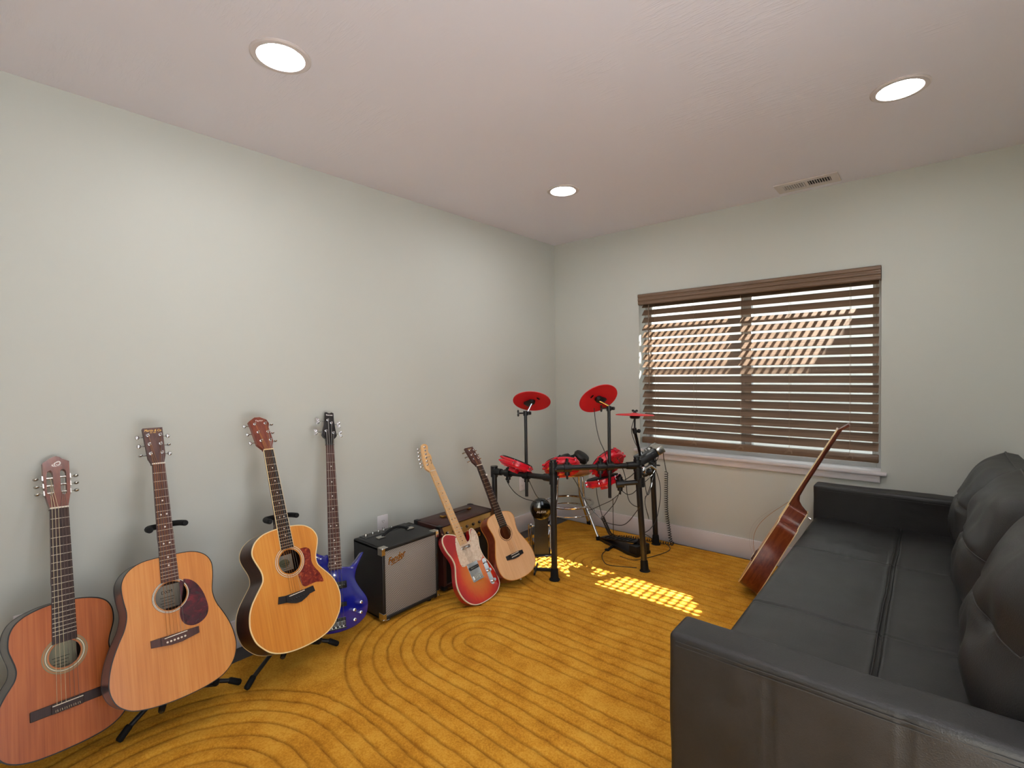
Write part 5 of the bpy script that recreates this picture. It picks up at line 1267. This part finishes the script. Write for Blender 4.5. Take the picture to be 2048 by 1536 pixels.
# ------------------------------------------------------------------ loose back cushions
def cushion(yc, w, label, cx, cz, hgt, tilt, seed, yaw=0.):
    nu, nv = 56, 56; out = []
    T0, T1 = .045, .225
    u = np.sin(np.linspace(-PI/2, PI/2, nu)); v_ = np.sin(np.linspace(-PI/2, PI/2, nv))
    U, V = np.meshgrid(u, v_, indexing='ij')
    infl = np.clip((1-np.abs(U)**3.2)*(1-np.abs(V)**3.2), 0, 1)**.5
    pinch = 1-.055*(1-np.abs(U)**2)*np.abs(V)**6-.0
    Yl = U*w/2*(1-.05*(1-V**2)*np.abs(U)**6); Zl = V*hgt/2*(1-.06*(1-U**2)*np.abs(V)**6)
    nz = (vnoise(U*2.2+9+seed, V*2.2+9, seed)-.5)*.030+(vnoise(U*5+9, V*3+9+seed, seed+3)-.5)*.013
    wr = .006*np.sin((U*V*9+vnoise(U*3+9, V*3+9, seed+5)*4))*np.clip(np.hypot(U, V)-.55, 0, 1)
    sag = 1+.25*(-V)*.6
    front = -(T0*.5+(T1*.62*sag+nz+wr)*infl); back = (T0*.5+(T1*.32+nz*.3)*infl)
    # horizontal seam on the front
    sv = .02; sm = np.exp(-((V-sv-.05*U*U)/.018)**2)
    front = front+.010*sm*infl
    pts = []
    A_ = np.stack([front, Yl, Zl], -1); B_ = np.stack([back, Yl, Zl], -1)
    mb = MB(); m = Matrix.Translation((cx, yc, cz)) @ Matrix.Rotation(yaw, 4, 'Z') @ Matrix.Rotation(tilt, 4, 'Y'); mb.T = Matrix.Identity(4)
    va = [[mb._v(A_[i, j]) for j in range(nv)] for i in range(nu)]
    vb = [[mb._v(B_[i, j]) for j in range(nv)] for i in range(nu)]
    for i in range(nu-1):
        for j in range(nv-1):
            mb._f([va[i][j], va[i+1][j], va[i+1][j+1], va[i][j+1]]); mb._f([vb[i][j], vb[i][j+1], vb[i+1][j+1], vb[i+1][j]])
    rim = [(i, 0) for i in range(nu)]+[(nu-1, j) for j in range(1, nv)]+[(i, nv-1) for i in range(nu-2, -1, -1)]+[(0, j) for j in range(nv-2, 0, -1)]
    for a, b in zip(rim, rim[1:]+rim[:1]): mb._f([va[a[0]][a[1]], va[b[0]][b[1]], vb[b[0]][b[1]], vb[a[0]][a[1]]])
    o = mb.build('sofa_cushion', 'leather', None, ang=70); o.matrix_world = m
    tag(o, label, 'cushion', 'back cushions on the sofa')
    pp = MB(); jj = np.linspace(2, nu-3, 50)
    sj = [int(np.argmin(np.abs(v_-sv-.05*u[i]*u[i]))) for i in range(nu)]
    pp.tube([Vector((front[i, sj[i]]-.001, Yl[i, sj[i]], Zl[i, sj[i]])) for i in range(2, nu-2)], .0022, 6); pp.build('seam_piping', 'thread', o)
    pp = MB(); q = [(front[i_, j_]*0+T0*.5*s_*.0+(front[i_, j_]), Yl[i_, j_], Zl[i_, j_]) for (i_, j_) in rim for s_ in (1,)]
    pp.tube([Vector((a, b*1.0, c*1.0)) for a, b, c in q], .004, 6, True); pp.build('edge_piping', 'leather', o)
    return o
cushion(3.085, .64, 'black leather sofa cushion farthest away, in front of window wall', 2.825, .655, .47, .20, 3)
cushion(2.42, .66, 'middle one of the three black leather sofa cushions', 2.815, .665, .49, .19, 11)
cushion(1.755, .67, 'black leather sofa cushion nearest the camera, cut by the right edge', 2.815, .67, .50, .19, 23)
# ------------------------------------------------------------------ light and camera
wd_ = bpy.data.worlds.new('World'); SC.world = wd_; wd_.use_nodes = True
nt = wd_.node_tree; bg = nt.nodes['Background']
sky = nt.nodes.new('ShaderNodeTexSky'); sky.sky_type = 'HOSEK_WILKIE'; sky.turbidity = 4.0; sky.ground_albedo = .5; sky.sun_direction = -SUN
mixn = nt.nodes.new('ShaderNodeMix'); mixn.data_type = 'RGBA'; mixn.inputs[0].default_value = .6; mixn.inputs[7].default_value = (.55, .58, .62, 1)
nt.links.new(sky.outputs[0], mixn.inputs[6]); nt.links.new(mixn.outputs[2], bg.inputs['Color']); bg.inputs['Strength'].default_value = SKY
sl_ = bpy.data.lights.new('sun', 'SUN'); sl_.energy = SUNE; sl_.angle = .0093; sl_.color = (1, .97, .93)
so_ = bpy.data.objects.new('sun', sl_); C.objects.link(so_); so_.rotation_euler = SUN.to_track_quat('-Z', 'Y').to_euler(); so_.location = (4, 8, 8)
cd = bpy.data.cameras.new('camera'); cd.sensor_fit = 'HORIZONTAL'; cd.sensor_width = 36; cd.lens = 36*981.275/2048; cd.clip_start = .02
co_ = bpy.data.objects.new('camera', cd); C.objects.link(co_)
yaw, pit, rol = .705979, .025727, -.015283
f_ = Vector((-math.sin(yaw)*math.cos(pit), math.cos(yaw)*math.cos(pit), -math.sin(pit))); r_ = Vector((math.cos(yaw), math.sin(yaw), 0)); u_ = r_.cross(f_)
r2 = r_*math.cos(rol)+u_*math.sin(rol); u2 = -r_*math.sin(rol)+u_*math.cos(rol)
m = Matrix((r2, u2, -f_)).transposed().to_4x4(); m.translation = CAM; co_.matrix_world = m
SC.camera = co_
